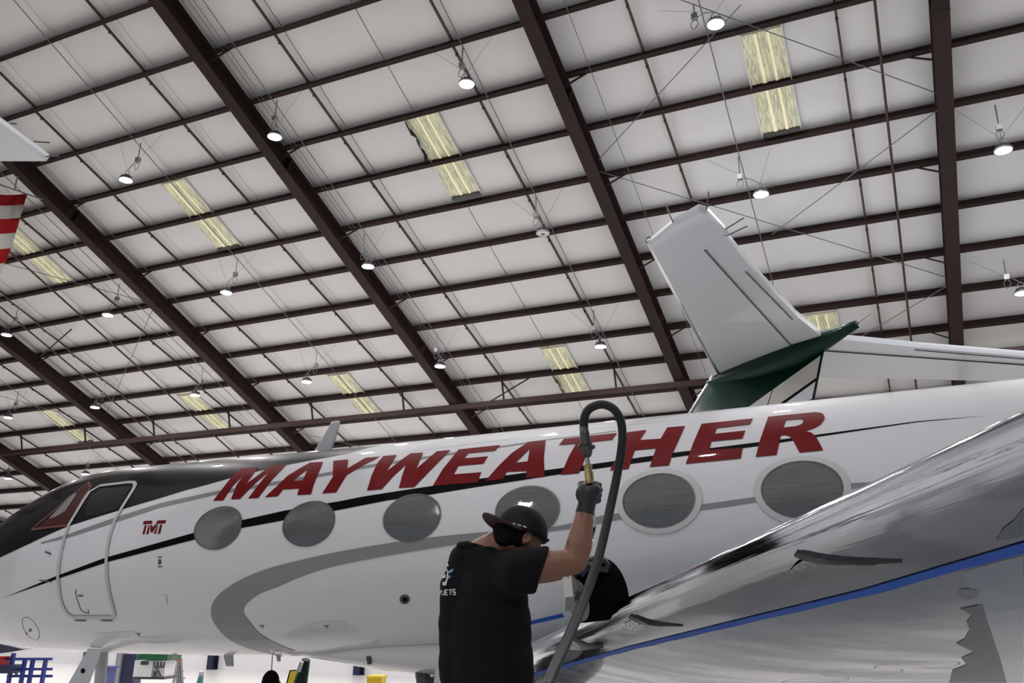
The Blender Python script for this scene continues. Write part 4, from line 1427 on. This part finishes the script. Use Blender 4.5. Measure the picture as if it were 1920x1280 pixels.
# t-shirt
bm = bmesh.new()
secs = [(pel - UZ * 0.06, 0.25, 0.20), (pel, 0.25, 0.20), (waist, 0.245, 0.195), (PX(912, 1200, D0), 0.245, 0.195), (PX(912, 1150, D0), 0.24, 0.185), (PX(914, 1105, D0), 0.225, 0.165), (PX(914, 1072, D0), 0.19, 0.13), (PX(908, 1046, D0), 0.135, 0.10), (PX(898, 1026, D0), 0.095, 0.085)]
ell_rings(bm, secs, PR, PF)
ad = (elR - shR)
slv = shR + ad * 0.42
def sleeve_ring(c, h, dpt, tilt=0.0):
    return [c + UZ * (h * math.cos(2 * math.pi * k / 20)) + ad.normalized() * (tilt * math.cos(2 * math.pi * k / 20)) + LF * (dpt * math.sin(2 * math.pi * k / 20)) for k in range(20)]
rings(bm, [sleeve_ring(PX(915, 1078, D0 - 0.05), 0.105, 0.11), sleeve_ring(shR - ad * 0.1 - UZ * 0.002, 0.098, 0.11), sleeve_ring(shR + ad * 0.15 - UZ * 0.008, 0.097, 0.105, 0.012), sleeve_ring(slv - UZ * 0.012, 0.101, 0.10, 0.03), sleeve_ring(slv + ad * 0.05 - UZ * 0.016, 0.102, 0.10, 0.036)])
limb(bm, [shL - PF * 0.02, shL, shL + (elL - shL) * 0.5], [0.085, 0.085, 0.085])
limb(bm, [PX(874, 1050, D0 + 0.02), PX(866, 1095, D0), PX(866, 1160, D0)], [0.078, 0.10, 0.108])
limb(bm, [PX(866, 1160, D0), PX(868, 1260, D0)], [0.108, 0.112])
blob(bm, PX(874, 1034, D0 + 0.02), XA * 0.045, V((0, 0.06, 0)), UZ * 0.05)
sb = remesh(bm, 0.012, 3)
for v in sb.verts:                                   # soft folds in the cloth
    q = v.co
    v.co += PR * (0.004 * math.sin(q.z * 34 + q.x * 21) + 0.003 * math.sin(q.z * 60 - q.y * 45))
SBVH = BVHTree.FromBMesh(sb)
shirt = part('t_shirt', sb, M_SHIRT, worker, True)
# raised collar at the nape
bm = bmesh.new()
cp = [PX(890, 1030, D0) + PR * (0.078 * math.cos(a)) + PF * (0.072 * math.sin(a)) + UZ * (0.02 * -math.sin(a)) for a in [2 * math.pi * k / 20 for k in range(20)]]
tube(bm, cp + [cp[0]], 0.012, 8)
part('collar', bm, M_SHIRT, shirt, True)
# print on the back: emblem and lettering
AS = lambda x, y: (815 + x / 16, 1050 + y / 16)
for poly, m_ in (([(310, 130), (430, 120), (440, 180), (350, 190), (330, 280), (410, 270), (400, 330), (280, 330), (290, 240)], M_PRINT),
                 ([(200, 330), (250, 310), (260, 380), (210, 400)], M_PRINT), ([(190, 450), (350, 430), (340, 540), (190, 545)], M_PRINT),
                 ([(400, 330), (435, 340), (410, 560), (360, 760), (255, 755), (265, 640), (320, 670), (370, 560)], M_PRINT),
                 ([(445, 310), (590, 250), (560, 330), (490, 390), (430, 380)], M_PRINTB), ([(420, 480), (470, 440), (500, 500), (450, 560), (420, 560)], M_PRINTB)):
    decal('back_emblem', poly, m_, shirt, 0.004, bvh=SBVH, xf=AS, seg=2.5)
GL = {  # strokes of the small capitals N Y J E T S
 'N': [[(0, 1), (0, 0), (1, 1), (1, 0)]], 'Y': [[(0, 0), (.5, .5), (1, 0)], [(.5, .5), (.5, 1)]], 'J': [[(.8, 0), (.8, 1), (.1, 1), (.1, .75)]],
 'E': [[(1, 0), (0, 0), (0, 1), (1, 1)], [(0, .5), (.8, .5)]], 'T': [[(0, 0), (1, 0)], [(.5, 0), (.5, 1)]], 'S': [[(1, 0), (0, 0), (0, .5), (1, .5), (1, 1), (0, 1)]]}
xs = [(60, 110), (140, 190), (205, 255), (270, 325), (340, 405), (445, 525), (555, 640)]
for ch, (xa, xb) in zip('NNYJETS', xs):
    if xa < 100: continue
    y0, y1 = 895 - (xa - 145) * 0.05, 1035 - (xa - 145) * 0.03
    for st_ in GL[ch]:
        stroke('back_letter', [AS(xa + (xb - xa) * u_, y0 + (y1 - y0) * v_) for u_, v_ in st_], 0.0055, M_PRINT, shirt, 0.005, bvh=SBVH, step=1.5)

# trousers and shoes (below the frame)
bm = bmesh.new()
ell_rings(bm, [(pel - UZ * 0.10, 0.185, 0.14), (pel + UZ * 0.10, 0.18, 0.135)], PR, PF)
for sg in (-1, 1):
    hip = pel + PR * (0.09 * sg) - UZ * 0.04
    kn = V((hip.x, hip.y, FOOTZ + 0.46)) + PF * 0.05
    an = V((hip.x, hip.y, FOOTZ + 0.10)) - PF * 0.03
    limb(bm, [hip, kn, an], [0.112, 0.078, 0.07])
part('trousers', remesh(bm, 0.014, 3), M_JEANS, worker, True)
for sg in (-1, 1):
    hip = pel + PR * (0.09 * sg)
    an = V((hip.x, hip.y, FOOTZ + 0.05)) - PF * 0.04
    bm = bmesh.new()
    limb(bm, [an, an + PF * 0.10 - UZ * 0.005, an + PF * 0.19 - UZ * 0.012], [0.048, 0.046, 0.038])
    sh = remesh(bm, 0.010, 2)
    for v in sh.verts: v.co.z = max(v.co.z, FOOTZ)
    part('shoe', sh, M_DKGREY, worker, True)

# cap, worn backwards: bill over the nape
ca = (hu * 0.93 - hf * 0.37).normalized()             # cap axis
cb = -(hf - ca * hf.dot(ca)).normalized()             # bill direction
cs = ca.cross(cb).normalized()
CC = HC + hu * 0.010 - hf * 0.010
bm = bmesh.new()
rs = []
for i in range(11):
    a = (math.pi / 2) * i / 10
    r_, h_ = math.cos(a * 0.985) ** 0.75, 0.132 * math.sin(a)
    rs.append([CC + ca * (h_ - 0.005) + cb * (0.128 * r_ * math.cos(2 * math.pi * k / 36)) + cs * (0.104 * r_ * math.sin(2 * math.pi * k / 36)) for k in range(36)])
rings(bm, rs)
capo = part('cap', bm, M_CAP, worker, True, label='black cap worn backwards')
bm = bmesh.new()
tb, tt, bb_ = [], [], []
for k in range(17):
    a = math.pi * (k / 16 - 0.5) * 0.86
    inn = CC + cb * (0.117 * math.cos(a)) + cs * (0.096 * math.sin(a)) + ca * 0.004
    ou = CC + cb * (0.112 * math.cos(a) + 0.10 * math.cos(a) ** 0.6) + cs * (0.096 * math.sin(a)) + ca * (0.014 - 0.022 * math.sin(a) ** 2 + 0.012 * math.cos(a))
    tt.append([inn + ca * 0.003, ou + ca * 0.003, ou - ca * 0.003, inn - ca * 0.003])
rings(bm, tt)
part('bill', bm, M_BRIM, capo, False, label='dark brown-lined bill')
for k in range(13):                                   # dashed white cord along the bill
    a0 = math.pi * ((k + 0.1) / 13 - 0.5) * 0.84
    a1 = math.pi * ((k + 0.75) / 13 - 0.5) * 0.84
    bm = bmesh.new()
    tube(bm, [CC + cb * (0.129 * math.cos(a)) + cs * (0.106 * math.sin(a)) + ca * 0.010 for a in (a0, (a0 + a1) / 2, a1)], 0.0032, 6)
    part('cord', bm, M_PRINT, capo)
bm = bmesh.new()
blob(bm, CC + ca * 0.128, cb * 0.008, cs * 0.008, ca * 0.006, 10, 6)
part('button', bm, M_CAP, capo)
bm = bmesh.new()
tube(bm, [CC - cb * 0.126 + cs * 0.035 + ca * 0.012, CC - cb * 0.131 + ca * 0.010, CC - cb * 0.126 - cs * 0.035 + ca * 0.012], 0.008, 6)
part('closure_strap', bm, M_DKGREY, capo)

# gloved hands: five bent fingers each
def glove(palm, dirf, nrm, wrist, grip_axis, r_grip, name_lbl):
    """dirf: from wrist to knuckles; fingers curl round an axis"""
    d_ = dirf.normalized()
    s_ = d_.cross(nrm).normalized()
    n_ = s_.cross(d_).normalized()
    bm = bmesh.new()
    limb(bm, [wrist - d_ * 0.02, wrist + d_ * 0.02], [0.037, 0.036])
    blob(bm, palm, d_ * 0.052, s_ * 0.046, n_ * 0.024)
    for i, (o_, ln) in enumerate(((-0.034, 0.058), (-0.012, 0.066), (0.011, 0.062), (0.032, 0.050))):
        b0 = palm + d_ * 0.042 + s_ * o_
        b1 = b0 + d_ * (ln * 0.42) + n_ * 0.018
        b2 = b1 + d_ * (-ln * 0.05) + n_ * (ln * 0.55)
        b3 = b2 - d_ * (ln * 0.45) + n_ * 0.006
        limb(bm, [palm + s_ * o_ * 0.8, b0, b1], [0.014, 0.0125, 0.0115], 10)
        limb(bm, [b1, b2], [0.0115, 0.0108], 10)
        limb(bm, [b2, b3], [0.0108, 0.0098], 10)
    t0 = palm - d_ * 0.015 - s_ * 0.036
    t1 = t0 - s_ * 0.022 + d_ * 0.022 + n_ * 0.018
    t2 = t1 + d_ * 0.020 + n_ * 0.030 + s_ * 0.014
    limb(bm, [t0, t1], [0.016, 0.013], 10)
    limb(bm, [t1, t2], [0.013, 0.0105], 10)
    return remesh(bm, 0.0045, 2)
upv = (haR - wrR).normalized()
bm = bmesh.new()
limb(bm, [wrR - upv * 0.008, wrR + upv * 0.04], [0.043, 0.041])
def fist(bm, pc, S, O, I, sc=1.0):
    """S: stacking axis of the fingers, O: towards the knuckles, I: curl direction"""
    blob(bm, pc, O * (0.054 * sc), I * (0.032 * sc), S * (0.056 * sc))
    blob(bm, pc + S * 0.018 * sc + O * 0.010 * sc, O * (0.052 * sc), I * (0.030 * sc), S * (0.042 * sc))
    for i, (o_, ln) in enumerate(((0.048, 0.036), (0.024, 0.040), (0.0, 0.037), (-0.024, 0.030))):
        b0 = pc + O * ((0.040 - 0.004 * abs(i - 1)) * sc) + S * (o_ * sc)
        b1 = b0 + O * (0.022 * sc) + I * (0.022 * sc)
        b2 = b1 + I * (ln * sc) - O * (0.010 * sc) - S * 0.003
        b3 = b2 - O * (0.040 * sc) - I * 0.004
        limb(bm, [pc + S * o_ * 0.7, b0, b1], [0.0155 * sc, 0.0142 * sc, 0.0128 * sc], 10)
        limb(bm, [b1, b2], [0.0128 * sc, 0.012 * sc], 10)
        limb(bm, [b2, b3], [0.012 * sc, 0.0105 * sc], 10)
    t0 = pc + S * 0.012 - O * 0.026 + I * 0.015
    t1 = t0 + S * 0.040 + I * 0.024
    t2 = t1 + O * 0.036 + S * 0.008 + I * 0.016
    limb(bm, [t0, t1], [0.018 * sc, 0.0145 * sc], 10)
    limb(bm, [t1, t2], [0.0145 * sc, 0.0115 * sc], 10)
fist(bm, PX(1101, 926, D0 - 0.06), UZ, LR, LF)
part('glove', remesh(bm, 0.005, 1), M_GLOVE, worker, True, label='black nitrile glove gripping the handle')
bm = bmesh.new()
limb(bm, [wrL - LR * 0.01, PX(1112, 1056, D0 + 0.36)], [0.042, 0.036])
fist(bm, PX(1118, 1050, D0 + 0.36), -LF, LR, -UZ, 0.9)
part('glove', remesh(bm, 0.005, 1), M_GLOVE, worker, True, label='black nitrile glove resting on the drum')

# ------------------------------------------------------------------ polisher: drum, frame, handle, fittings
DD = D0 + 0.42
pol = thing('drum_polisher', 'pneumatic drum polisher with a wide black roller on the wing edge', 'polisher', PX(1120, 1120, DD))
dA, dB = PX(1082, 1122, DD - 0.06), PX(1146, 1102, DD + 0.04)
ax_ = (dB - dA)
bm = bmesh.new()
ln_ = ax_.length
lathe(bm, dA, ax_, [(0, 0.06), (0, 0.115), (0.006, 0.121), (ln_ * 0.5, 0.138), (ln_ - 0.008, 0.156), (ln_, 0.150), (ln_, 0.06)], 40)
dr = part('drum', bm, M_FELT, pol, True, label='black felt polishing drum')
bm = bmesh.new()
lathe(bm, dA - ax_.normalized() * 0.006, ax_, [(0, 0.02), (0, 0.108), (0.005, 0.112), (0.008, 0.02)], 32)
part('end_plate', bm, mat('worn_plate', (0.20, 0.19, 0.17), 0.5, 0.5), dr)
bm = bmesh.new()
tube(bm, [dA - ax_.normalized() * 0.05, dB + ax_.normalized() * 0.03], 0.014, 10)
part('axle', bm, M_ALU, dr)
bm = bmesh.new()
yk = dA - ax_.normalized() * 0.045
bar(bm, yk + V((0, 0, -0.03)), PX(1062, 1075, DD - 0.10), 0.045, 0.016, LF)
bar(bm, PX(1062, 1077, DD - 0.10), PX(1108, 1010, DD - 0.2), 0.03, 0.02, LF)
part('yoke', bm, M_ALU, pol)
bm = bmesh.new()
add_box(bm, PX(1068, 1128, DD - 0.09), LR * 0.022, LF * 0.02, UZ * 0.045)
part('bearing_block', bm, M_GALV, pol)
bm = bmesh.new()
tube(bm, smooth_path([PX(1108, 1010, DD - 0.2), PX(1114, 985, D0 - 0.0), PX(1112, 965, D0 - 0.04), PX(1108, 930, D0 - 0.05), PX(1104, 895, D0 - 0.05)], 5), 0.011, 10)
part('handle_tube', bm, M_CHROME, pol, True)
bm = bmesh.new()
tube(bm, [PX(1088, 1078, DD - 0.1), PX(1110, 1050, DD - 0.06)], 0.02, 10)
part('grip', bm, mat('blue_grip', (0.02, 0.03, 0.09), 0.5), pol, True)

hose = thing('air_hose', 'thick dark rubber air hose looping above the raised hand', 'hose', PX(1030, 1290, 2.75))
hp = [(1095, 802, 3.93), (1095, 788, 3.93), (1100, 772, 3.93), (1112, 762, 3.93), (1130, 758, 3.92), (1150, 766, 3.91), (1163, 786, 3.90), (1167, 815, 3.88), (1164, 850, 3.86), (1157, 890, 3.84), (1150, 925, 3.80), (1138, 980, 3.72), (1121, 1050, 3.6), (1100, 1110, 3.45), (1072, 1180, 3.2), (1047, 1235, 2.98), (1026, 1285, 2.75), (1008, 1335, 2.5)]
pts = [PX(*p) for p in hp]
e_ = pts[-1]
pts += [V((e_.x + 0.02, e_.y - 0.05, 0.9)), V((e_.x + 0.05, e_.y - 0.15, 0.35)), V((e_.x + 0.1, e_.y - 0.4, 0.03)), V((e_.x - 0.3, e_.y - 1.2, 0.03)), V((e_.x - 1.2, e_.y - 1.6, 0.03))]
bm = bmesh.new()
tube(bm, smooth_path(pts, 6), 0.0195, 16)
part('hose', bm, M_RUBBER, hose, True)
bm = bmesh.new()
f0, f1 = PX(1094, 798, 3.93), PX(1099, 834, 3.93)
fd_ = (f1 - f0)
L_ = fd_.length
lathe(bm, f0, fd_, [(0, 0.0205), (L_ * 0.3, 0.021), (L_ * 0.32, 0.023), (L_ * 0.45, 0.0215), (L_ * 0.6, 0.0225), (L_ * 0.75, 0.024), (L_, 0.026)], 16)
part('ferrule', bm, mat('worn_steel', (0.09, 0.093, 0.097), 0.45, 0.8, var=0.4, scale=60, bump=0.3), hose, True)
bm = bmesh.new()
lathe(bm, f1, fd_, [(0, 0.028), (0.012, 0.030), (0.03, 0.026), (0.045, 0.02), (0.055, 0.014)], 8)
for sg in (-1, 1):
    blob(bm, f1 + fd_.normalized() * 0.008 + LR * (0.031 * sg), LR * 0.009, LF * 0.008, UZ * 0.011, 8, 6)
part('claw_coupling', bm, mat('worn_steel', (0.09, 0.093, 0.097)), hose)
bm = bmesh.new()
g0, g1 = PX(1100, 850, 3.93), PX(1103, 874, 3.93)
tube(bm, [g0, g1], 0.0105, 12)
part('nipple', bm, M_GALV, hose)
bm = bmesh.new()
h0, h1 = PX(1102, 870, 3.93), PX(1106, 904, 3.93)
hd = (h1 - h0)
Lh = hd.length
lathe(bm, h0, hd, [(0, 0.015), (0.0, 0.019), (0.01, 0.0205), (0.012, 0.018), (0.03, 0.018), (0.032, 0.0205), (Lh * 0.8, 0.0205), (Lh, 0.017)], 20)
part('brass_coupler', bm, M_BRASS, hose)

# low work step under the worker (below the frame)
step = thing('work_step', 'low aluminium work step under the person', 'step', V((pel.x, pel.y, 0)))
bm = bmesh.new()
add_box(bm, V((pel.x, pel.y, FOOTZ - 0.02)) + PF * 0.04, PF * 0.24, PR * 0.34, UZ * 0.02)
part('tread', bm, M_ALU, step)
for a in (-1, 1):
    for b in (-1, 1):
        bm = bmesh.new()
        q = V((pel.x, pel.y, 0)) + PF * (0.04 + 0.2 * a) + PR * (0.3 * b)
        bar(bm, V((q.x, q.y, FOOTZ - 0.04)), V((q.x, q.y, 0)) + PF * 0.05 * a + PR * 0.05 * b, 0.04, 0.04)
        part('leg', bm, M_ALU, step)

# ------------------------------------------------------------------ things on the far side, seen under the belly
def pbox(bm, x0, y0, x1, y1, dep, th, floor=False):
    a, b = PX(x0, y0, dep), PX(x1, y0, dep)
    c = PX((x0 + x1) / 2, y1, dep)
    zb_ = 0.0 if floor else c.z
    m_ = (a + b) / 2
    hw = (b - a).dot(LR) / 2
    add_box(bm, V((m_.x, m_.y, (m_.z + zb_) / 2)) + LF * (th / 2), LR * hw, LF * (th / 2), UZ * ((m_.z - zb_) / 2))
def base(x, dep):
    p = PX(x, 1280, dep)
    return V((p.x, p.y, 0))
# blue tube rack at far left
rk = thing('tube_rack', 'blue steel tube rack against the far wall, under the nose', 'rack', base(50, 25))
for x in (26, 47, 62, 86):
    bm = bmesh.new()
    p = PX(x, 1236 if x != 26 else 1224, 25)
    bar(bm, V((p.x, p.y, 0)), p, 0.09, 0.09)
    part('post', bm, M_BLUE, rk)
for y in (1235, 1254, 1267):
    bm = bmesh.new()
    bar(bm, PX(14, y, 25), PX(98, y, 25), 0.07, 0.07)
    part('rail', bm, M_BLUE, rk)
bm = bmesh.new()
pbox(bm, 0, 1246, 22, 1262, 24.6, 0.8)
part('shelf_box', bm, M_NAVY, rk)
bm = bmesh.new()
bar(bm, PX(22, 1250, 24.9), PX(34, 1268, 24.9), 0.06, 0.06)
part('brace', bm, M_BLUE, rk)
bm = bmesh.new()
pbox(bm, -4, 1232, 7, 1247, 24.8, 0.5)
rb_ = thing('red_tool_box', 'small red box on the blue rack at the left edge', 'box', PX(2, 1247, 24.8))
part('box_body', bm, mat('red_enamel', (0.35, 0.01, 0.012), 0.4), rb_)
bm = bmesh.new()
pbox(bm, -4, 1230, 7, 1232, 24.7, 0.6)
part('lid', bm, mat('red_enamel', (0.35, 0.01, 0.012), 0.4), rb_)
# dark wing of another aircraft beyond the nose
bm = bmesh.new()
q = [PX(-30, 1200, 17), PX(46, 1217, 17), PX(20, 1222, 17), PX(-30, 1228, 17)]
rings(bm, [q, [p + LF * 0.8 + UZ * 0.05 for p in q]])
bmesh.ops.recalc_face_normals(bm, faces=bm.faces)
dw = thing('dark_wing', 'dark wing tip of another aircraft under the nose at left', 'wing', base(-20, 17))
part('wing_panel', bm, M_NAVY, dw)
bm = bmesh.new()
tube(bm, [PX(-25, 1222, 17.2), V((PX(-25, 1280, 17.2).x, PX(-25, 1280, 17.2).y, 0))], 0.07, 8)
part('gear_leg', bm, M_GREYL, dw)
# blue bin
bn = thing('blue_bin', 'blue plastic bin standing beyond the nose wheel door', 'bin', base(192, 22))
bm = bmesh.new()
pbox(bm, 180, 1253, 203, 1282, 22, 0.5, True)
part('bin_body', bm, M_BLUE, bn)
bm = bmesh.new()
pbox(bm, 178, 1249, 205, 1253, 21.95, 0.6)
part('bin_lid', bm, M_BLUE, bn)
# navy cabinet with grey side frame
cbn = thing('tall_cabinet', 'tall navy cabinet with a grey side frame, left of the ground cart', 'cabinet', base(240, 26))
bm = bmesh.new()
pbox(bm, 229, 1226, 256, 1282, 26, 0.6, True)
part('cabinet_body', bm, M_NAVY, cbn)
bm = bmesh.new()
pbox(bm, 219, 1224, 229, 1282, 25.9, 0.5, True)
part('side_frame', bm, M_GALV, cbn)
for y in (1240, 1255):
    bm = bmesh.new()
    pbox(bm, 233, y, 252, y + 1.2, 25.95, 0.05)
    part('door_rail', bm, M_BLUE, cbn)
# ground power cart
gp = thing('ground_cart', 'white ground service cart with a dark green top and hanging hoses', 'cart', base(285, 20))
bm = bmesh.new()
pbox(bm, 253, 1238, 287, 1268, 20, 0.7)
cb_ = part('cart_body', bm, mat('cart_white', (0.72, 0.73, 0.75), 0.4), gp)
bm = bmesh.new()
pbox(bm, 264, 1240, 278, 1246, 19.97, 0.03)
part('control_panel', bm, M_DKGREY, cb_)
bm = bmesh.new()
pbox(bm, 259, 1226, 315, 1237, 19.9, 0.9)
part('cart_top', bm, mat('cart_green', (0.005, 0.09, 0.03), 0.4), gp)
bm = bmesh.new()
pbox(bm, 287, 1238, 311, 1268, 20.1, 0.6)
part('rear_panel', bm, M_WALL, gp)
bm = bmesh.new()
pbox(bm, 252, 1268, 308, 1273, 19.95, 0.8)
part('chassis', bm, M_DKGREY, gp)
for x in (268, 284, 302):
    bm = bmesh.new()
    c = PX(x, 1277, 19.95)
    lathe(bm, V((c.x, c.y, 0.22)), LF, [(0, 0.08), (0, 0.22), (0.12, 0.22), (0.12, 0.08)], 20)
    part('wheel', bm, M_DKGREY, gp)
for x in (289, 296, 302):
    bm = bmesh.new()
    tube(bm, smooth_path([PX(x, 1240, 19.85), PX(x + 1, 1249, 19.8), PX(x + 5, 1250, 19.8), PX(x + 6, 1241, 19.85)], 4), 0.02, 6)
    part('hook', bm, M_DKGREY, gp)
bm = bmesh.new()
tube(bm, smooth_path([PX(291, 1249, 19.8), PX(297, 1258, 19.8), PX(302, 1270, 19.8)], 5), 0.025, 6)
part('hose', bm, M_DKGREY, gp)
bm = bmesh.new()
pbox(bm, 288, 1258, 292, 1267, 19.9, 0.1)
part('socket', bm, M_DKGREY, gp)
# step ladder
ld_ = thing('step_ladder', 'grey aluminium step ladder standing open right of the cart', 'ladder', base(338, 21))
for x0, x1 in ((334, 322), (337, 332), (339, 349), (336, 343)):
    bm = bmesh.new()
    p, q = PX(x0, 1236, 21), PX(x1, 1283, 21)
    bar(bm, p, V((q.x, q.y, 0)), 0.05, 0.05)
    part('rail', bm, M_GALV, ld_)
for y, xa, xb in ((1246, 334, 341), (1258, 332, 344), (1271, 331, 347)):
    bm = bmesh.new()
    bar(bm, PX(xa, y, 21), PX(xb, y, 21), 0.05, 0.03)
    part('step', bm, M_GALV, ld_)
bm = bmesh.new()
bar(bm, PX(326, 1238, 21), PX(341, 1236, 21), 0.12, 0.04)
part('top_cap', bm, mat('ladder_orange', (0.45, 0.16, 0.08), 0.5), ld_)
# teal tripod jack
jk = thing('tripod_jack', 'teal tripod jack standing right of the ladder', 'jack', base(372, 19))
for x in (361, 377, 382):
    bm = bmesh.new()
    q = PX(x, 1284, 19 + (0.5 if x == 377 else 0))
    bar(bm, PX(378, 1261, 19), V((q.x, q.y, 0)), 0.06, 0.06)
    part('leg', bm, mat('teal', (0.08, 0.22, 0.24), 0.4), jk)
bm = bmesh.new()
tube(bm, [PX(378, 1258, 19), PX(376, 1282, 19)], 0.05, 8)
part('ram', bm, M_GALV, jk)
# yellow board
yb = thing('yellow_board', 'tilted yellow board with a black edge under the belly', 'board', base(548, 13))
bm = bmesh.new()
q = [PX(545, 1258, 13), PX(556, 1257, 13), PX(546, 1290, 13), PX(536, 1290, 13)]
rings(bm, [q, [p + LF * 0.04 for p in q]])
bmesh.ops.recalc_face_normals(bm, faces=bm.faces)
part('panel', bm, M_YELLOW, yb)
bm = bmesh.new()
q2 = [PX(543, 1256, 13.05), PX(558, 1255, 13.05), PX(548, 1292, 13.05), PX(533, 1292, 13.05)]
rings(bm, [q2, [p + LF * 0.04 for p in q2]])
bmesh.ops.recalc_face_normals(bm, faces=bm.faces)
part('backing', bm, M_BLACKP, yb)
bm = bmesh.new()
for x in (537, 545):
    p = PX(x, 1290, 13.1)
    bar(bm, p, V((p.x, p.y, 0)), 0.03, 0.03)
part('stand', bm, M_DKGREY, yb)
# yellow tool cart
yc = thing('yellow_cart', 'yellow tool cart right of the navy column under the belly', 'cart', base(705, 15))
bm = bmesh.new()
pbox(bm, 688, 1271, 716, 1320, 15, 0.6, True)
part('cart_body', bm, M_YELLOW, yc)
bm = bmesh.new()
pbox(bm, 687, 1267, 717, 1271, 14.95, 0.7)
part('cart_top', bm, mat('yellow_top', (0.8, 0.6, 0.05), 0.4), yc)
# dark green gear leg of the jet behind
gl = thing('green_gear_leg', 'dark green landing gear leg of the jet parked behind', 'landing gear', base(570, 12.5))
bm = bmesh.new()
p, q = PX(574, 1236, 12.5), PX(562, 1290, 12.5)
tube(bm, [p, q, V((q.x - 0.02, q.y, 0.25))], [0.06, 0.10, 0.10], 12)
part('leg', bm, M_GREEN, gl)
bm = bmesh.new()
tube(bm, [PX(566, 1240, 12.4), PX(560, 1258, 12.4)], 0.03, 8)
part('linkage', bm, M_GALV, gl)
bm = bmesh.new()
q = V((q.x, q.y, 0.3))
lathe(bm, q - LR * 0.1 - LF * 0.15, LF, [(0, 0.15), (0, 0.27), (0.03, 0.3), (0.17, 0.3), (0.2, 0.27), (0.2, 0.15)], 24)
part('wheel', bm, M_DKGREY, gl)

# second person, kneeling beyond the belly: head and shoulders in view
kp = thing('person', 'dark-haired person kneeling under the belly, only the head in view', 'person', base(507, 9.6))
K = lambda x, y, dd=0.0: PX(x, y, 9.6 + dd)
kh = K(508, 1279)
bm = bmesh.new()
blob(bm, kh, LR * 0.085, LF * 0.10, UZ * 0.115, 18, 12)
blob(bm, kh + LF * 0.095 - UZ * 0.02, LR * 0.015, LF * 0.02, UZ * 0.022)
limb(bm, [kh - UZ * 0.1, kh - UZ * 0.2], [0.055, 0.06])
tz = kh.z - 0.24
ell_rings(bm, [(V((kh.x, kh.y, 0.42)), 0.16, 0.12), (V((kh.x, kh.y, tz - 0.28)), 0.17, 0.12), (V((kh.x, kh.y, tz - 0.05)), 0.19, 0.11), (V((kh.x, kh.y, tz + 0.02)), 0.09, 0.08)], LR, LF)
for sg in (-1, 1):
    sh = V((kh.x, kh.y, tz - 0.05)) + LR * 0.19 * sg
    el = sh - UZ * 0.27 + LR * 0.04 * sg
    wr = el - LF * 0.22 - UZ * 0.05
    limb(bm, [sh, el, wr], [0.055, 0.043, 0.032])
    limb(bm, [wr, wr - LF * 0.09], [0.035, 0.022])
    hp_ = V((kh.x, kh.y, 0.45)) + LR * 0.09 * sg
    kn = V((hp_.x, hp_.y, 0.07)) - LF * 0.12
    ak = V((hp_.x, hp_.y, 0.06)) + LF * 0.34
    limb(bm, [hp_, kn], [0.085, 0.065])
    limb(bm, [kn, ak], [0.062, 0.04])
part('body', remesh(bm, 0.012, 3), M_SKIN, kp, True)
bm = bmesh.new()
blob(bm, kh + UZ * 0.012 - LF * 0.02, LR * 0.094, LF * 0.105, UZ * 0.118, 18, 12)
part('hair', remesh(bm, 0.009, 2), M_HAIR, kp, True)
for sg in (-1, 1):
    bm = bmesh.new()
    blob(bm, kh + LR * 0.095 * sg - UZ * 0.01, LR * 0.012, LF * 0.018, UZ * 0.03)
    part('ear', bm, M_SKIN, kp, True)
bm = bmesh.new()
ell_rings(bm, [(V((kh.x, kh.y, 0.46)), 0.18, 0.14), (V((kh.x, kh.y, tz - 0.28)), 0.19, 0.14), (V((kh.x, kh.y, tz - 0.05)), 0.21, 0.13), (V((kh.x, kh.y, tz + 0.025)), 0.09, 0.085)], LR, LF)
for sg in (-1, 1):
    sh = V((kh.x, kh.y, tz - 0.05)) + LR * 0.18 * sg
    limb(bm, [sh, sh - UZ * 0.17 + LR * 0.03 * sg], [0.07, 0.065])
part('shirt', remesh(bm, 0.014, 3), M_SHIRT, kp, True)
bm = bmesh.new()
for sg in (-1, 1):
    hp_ = V((kh.x, kh.y, 0.45)) + LR * 0.09 * sg
    kn = V((hp_.x, hp_.y, 0.085)) - LF * 0.12
    ak = V((hp_.x, hp_.y, 0.08)) + LF * 0.30
    limb(bm, [hp_, kn], [0.105, 0.082])
    limb(bm, [kn, ak], [0.08, 0.055])
part('trousers', remesh(bm, 0.014, 3), M_JEANS, kp, True)
# hanging plumb cord with a fitting under the belly
hc = thing('hanging_cord', 'thin cord with a small red fitting hanging behind the kneeling person', 'cord', K(509, 1262, 0.6))
bm = bmesh.new()
tube(bm, [FORG + (K(511, 1228, 0.6) - FORG), K(509, 1256, 0.6)], 0.006, 6)
part('cord', bm, M_WIRE, hc)
bm = bmesh.new()
lathe(bm, K(509, 1263, 0.6), UZ, [(0, 0.01), (0.0, 0.022), (0.03, 0.022), (0.045, 0.008)], 10)
part('fitting', bm, mat('fitting_red', (0.35, 0.06, 0.05), 0.5), hc)
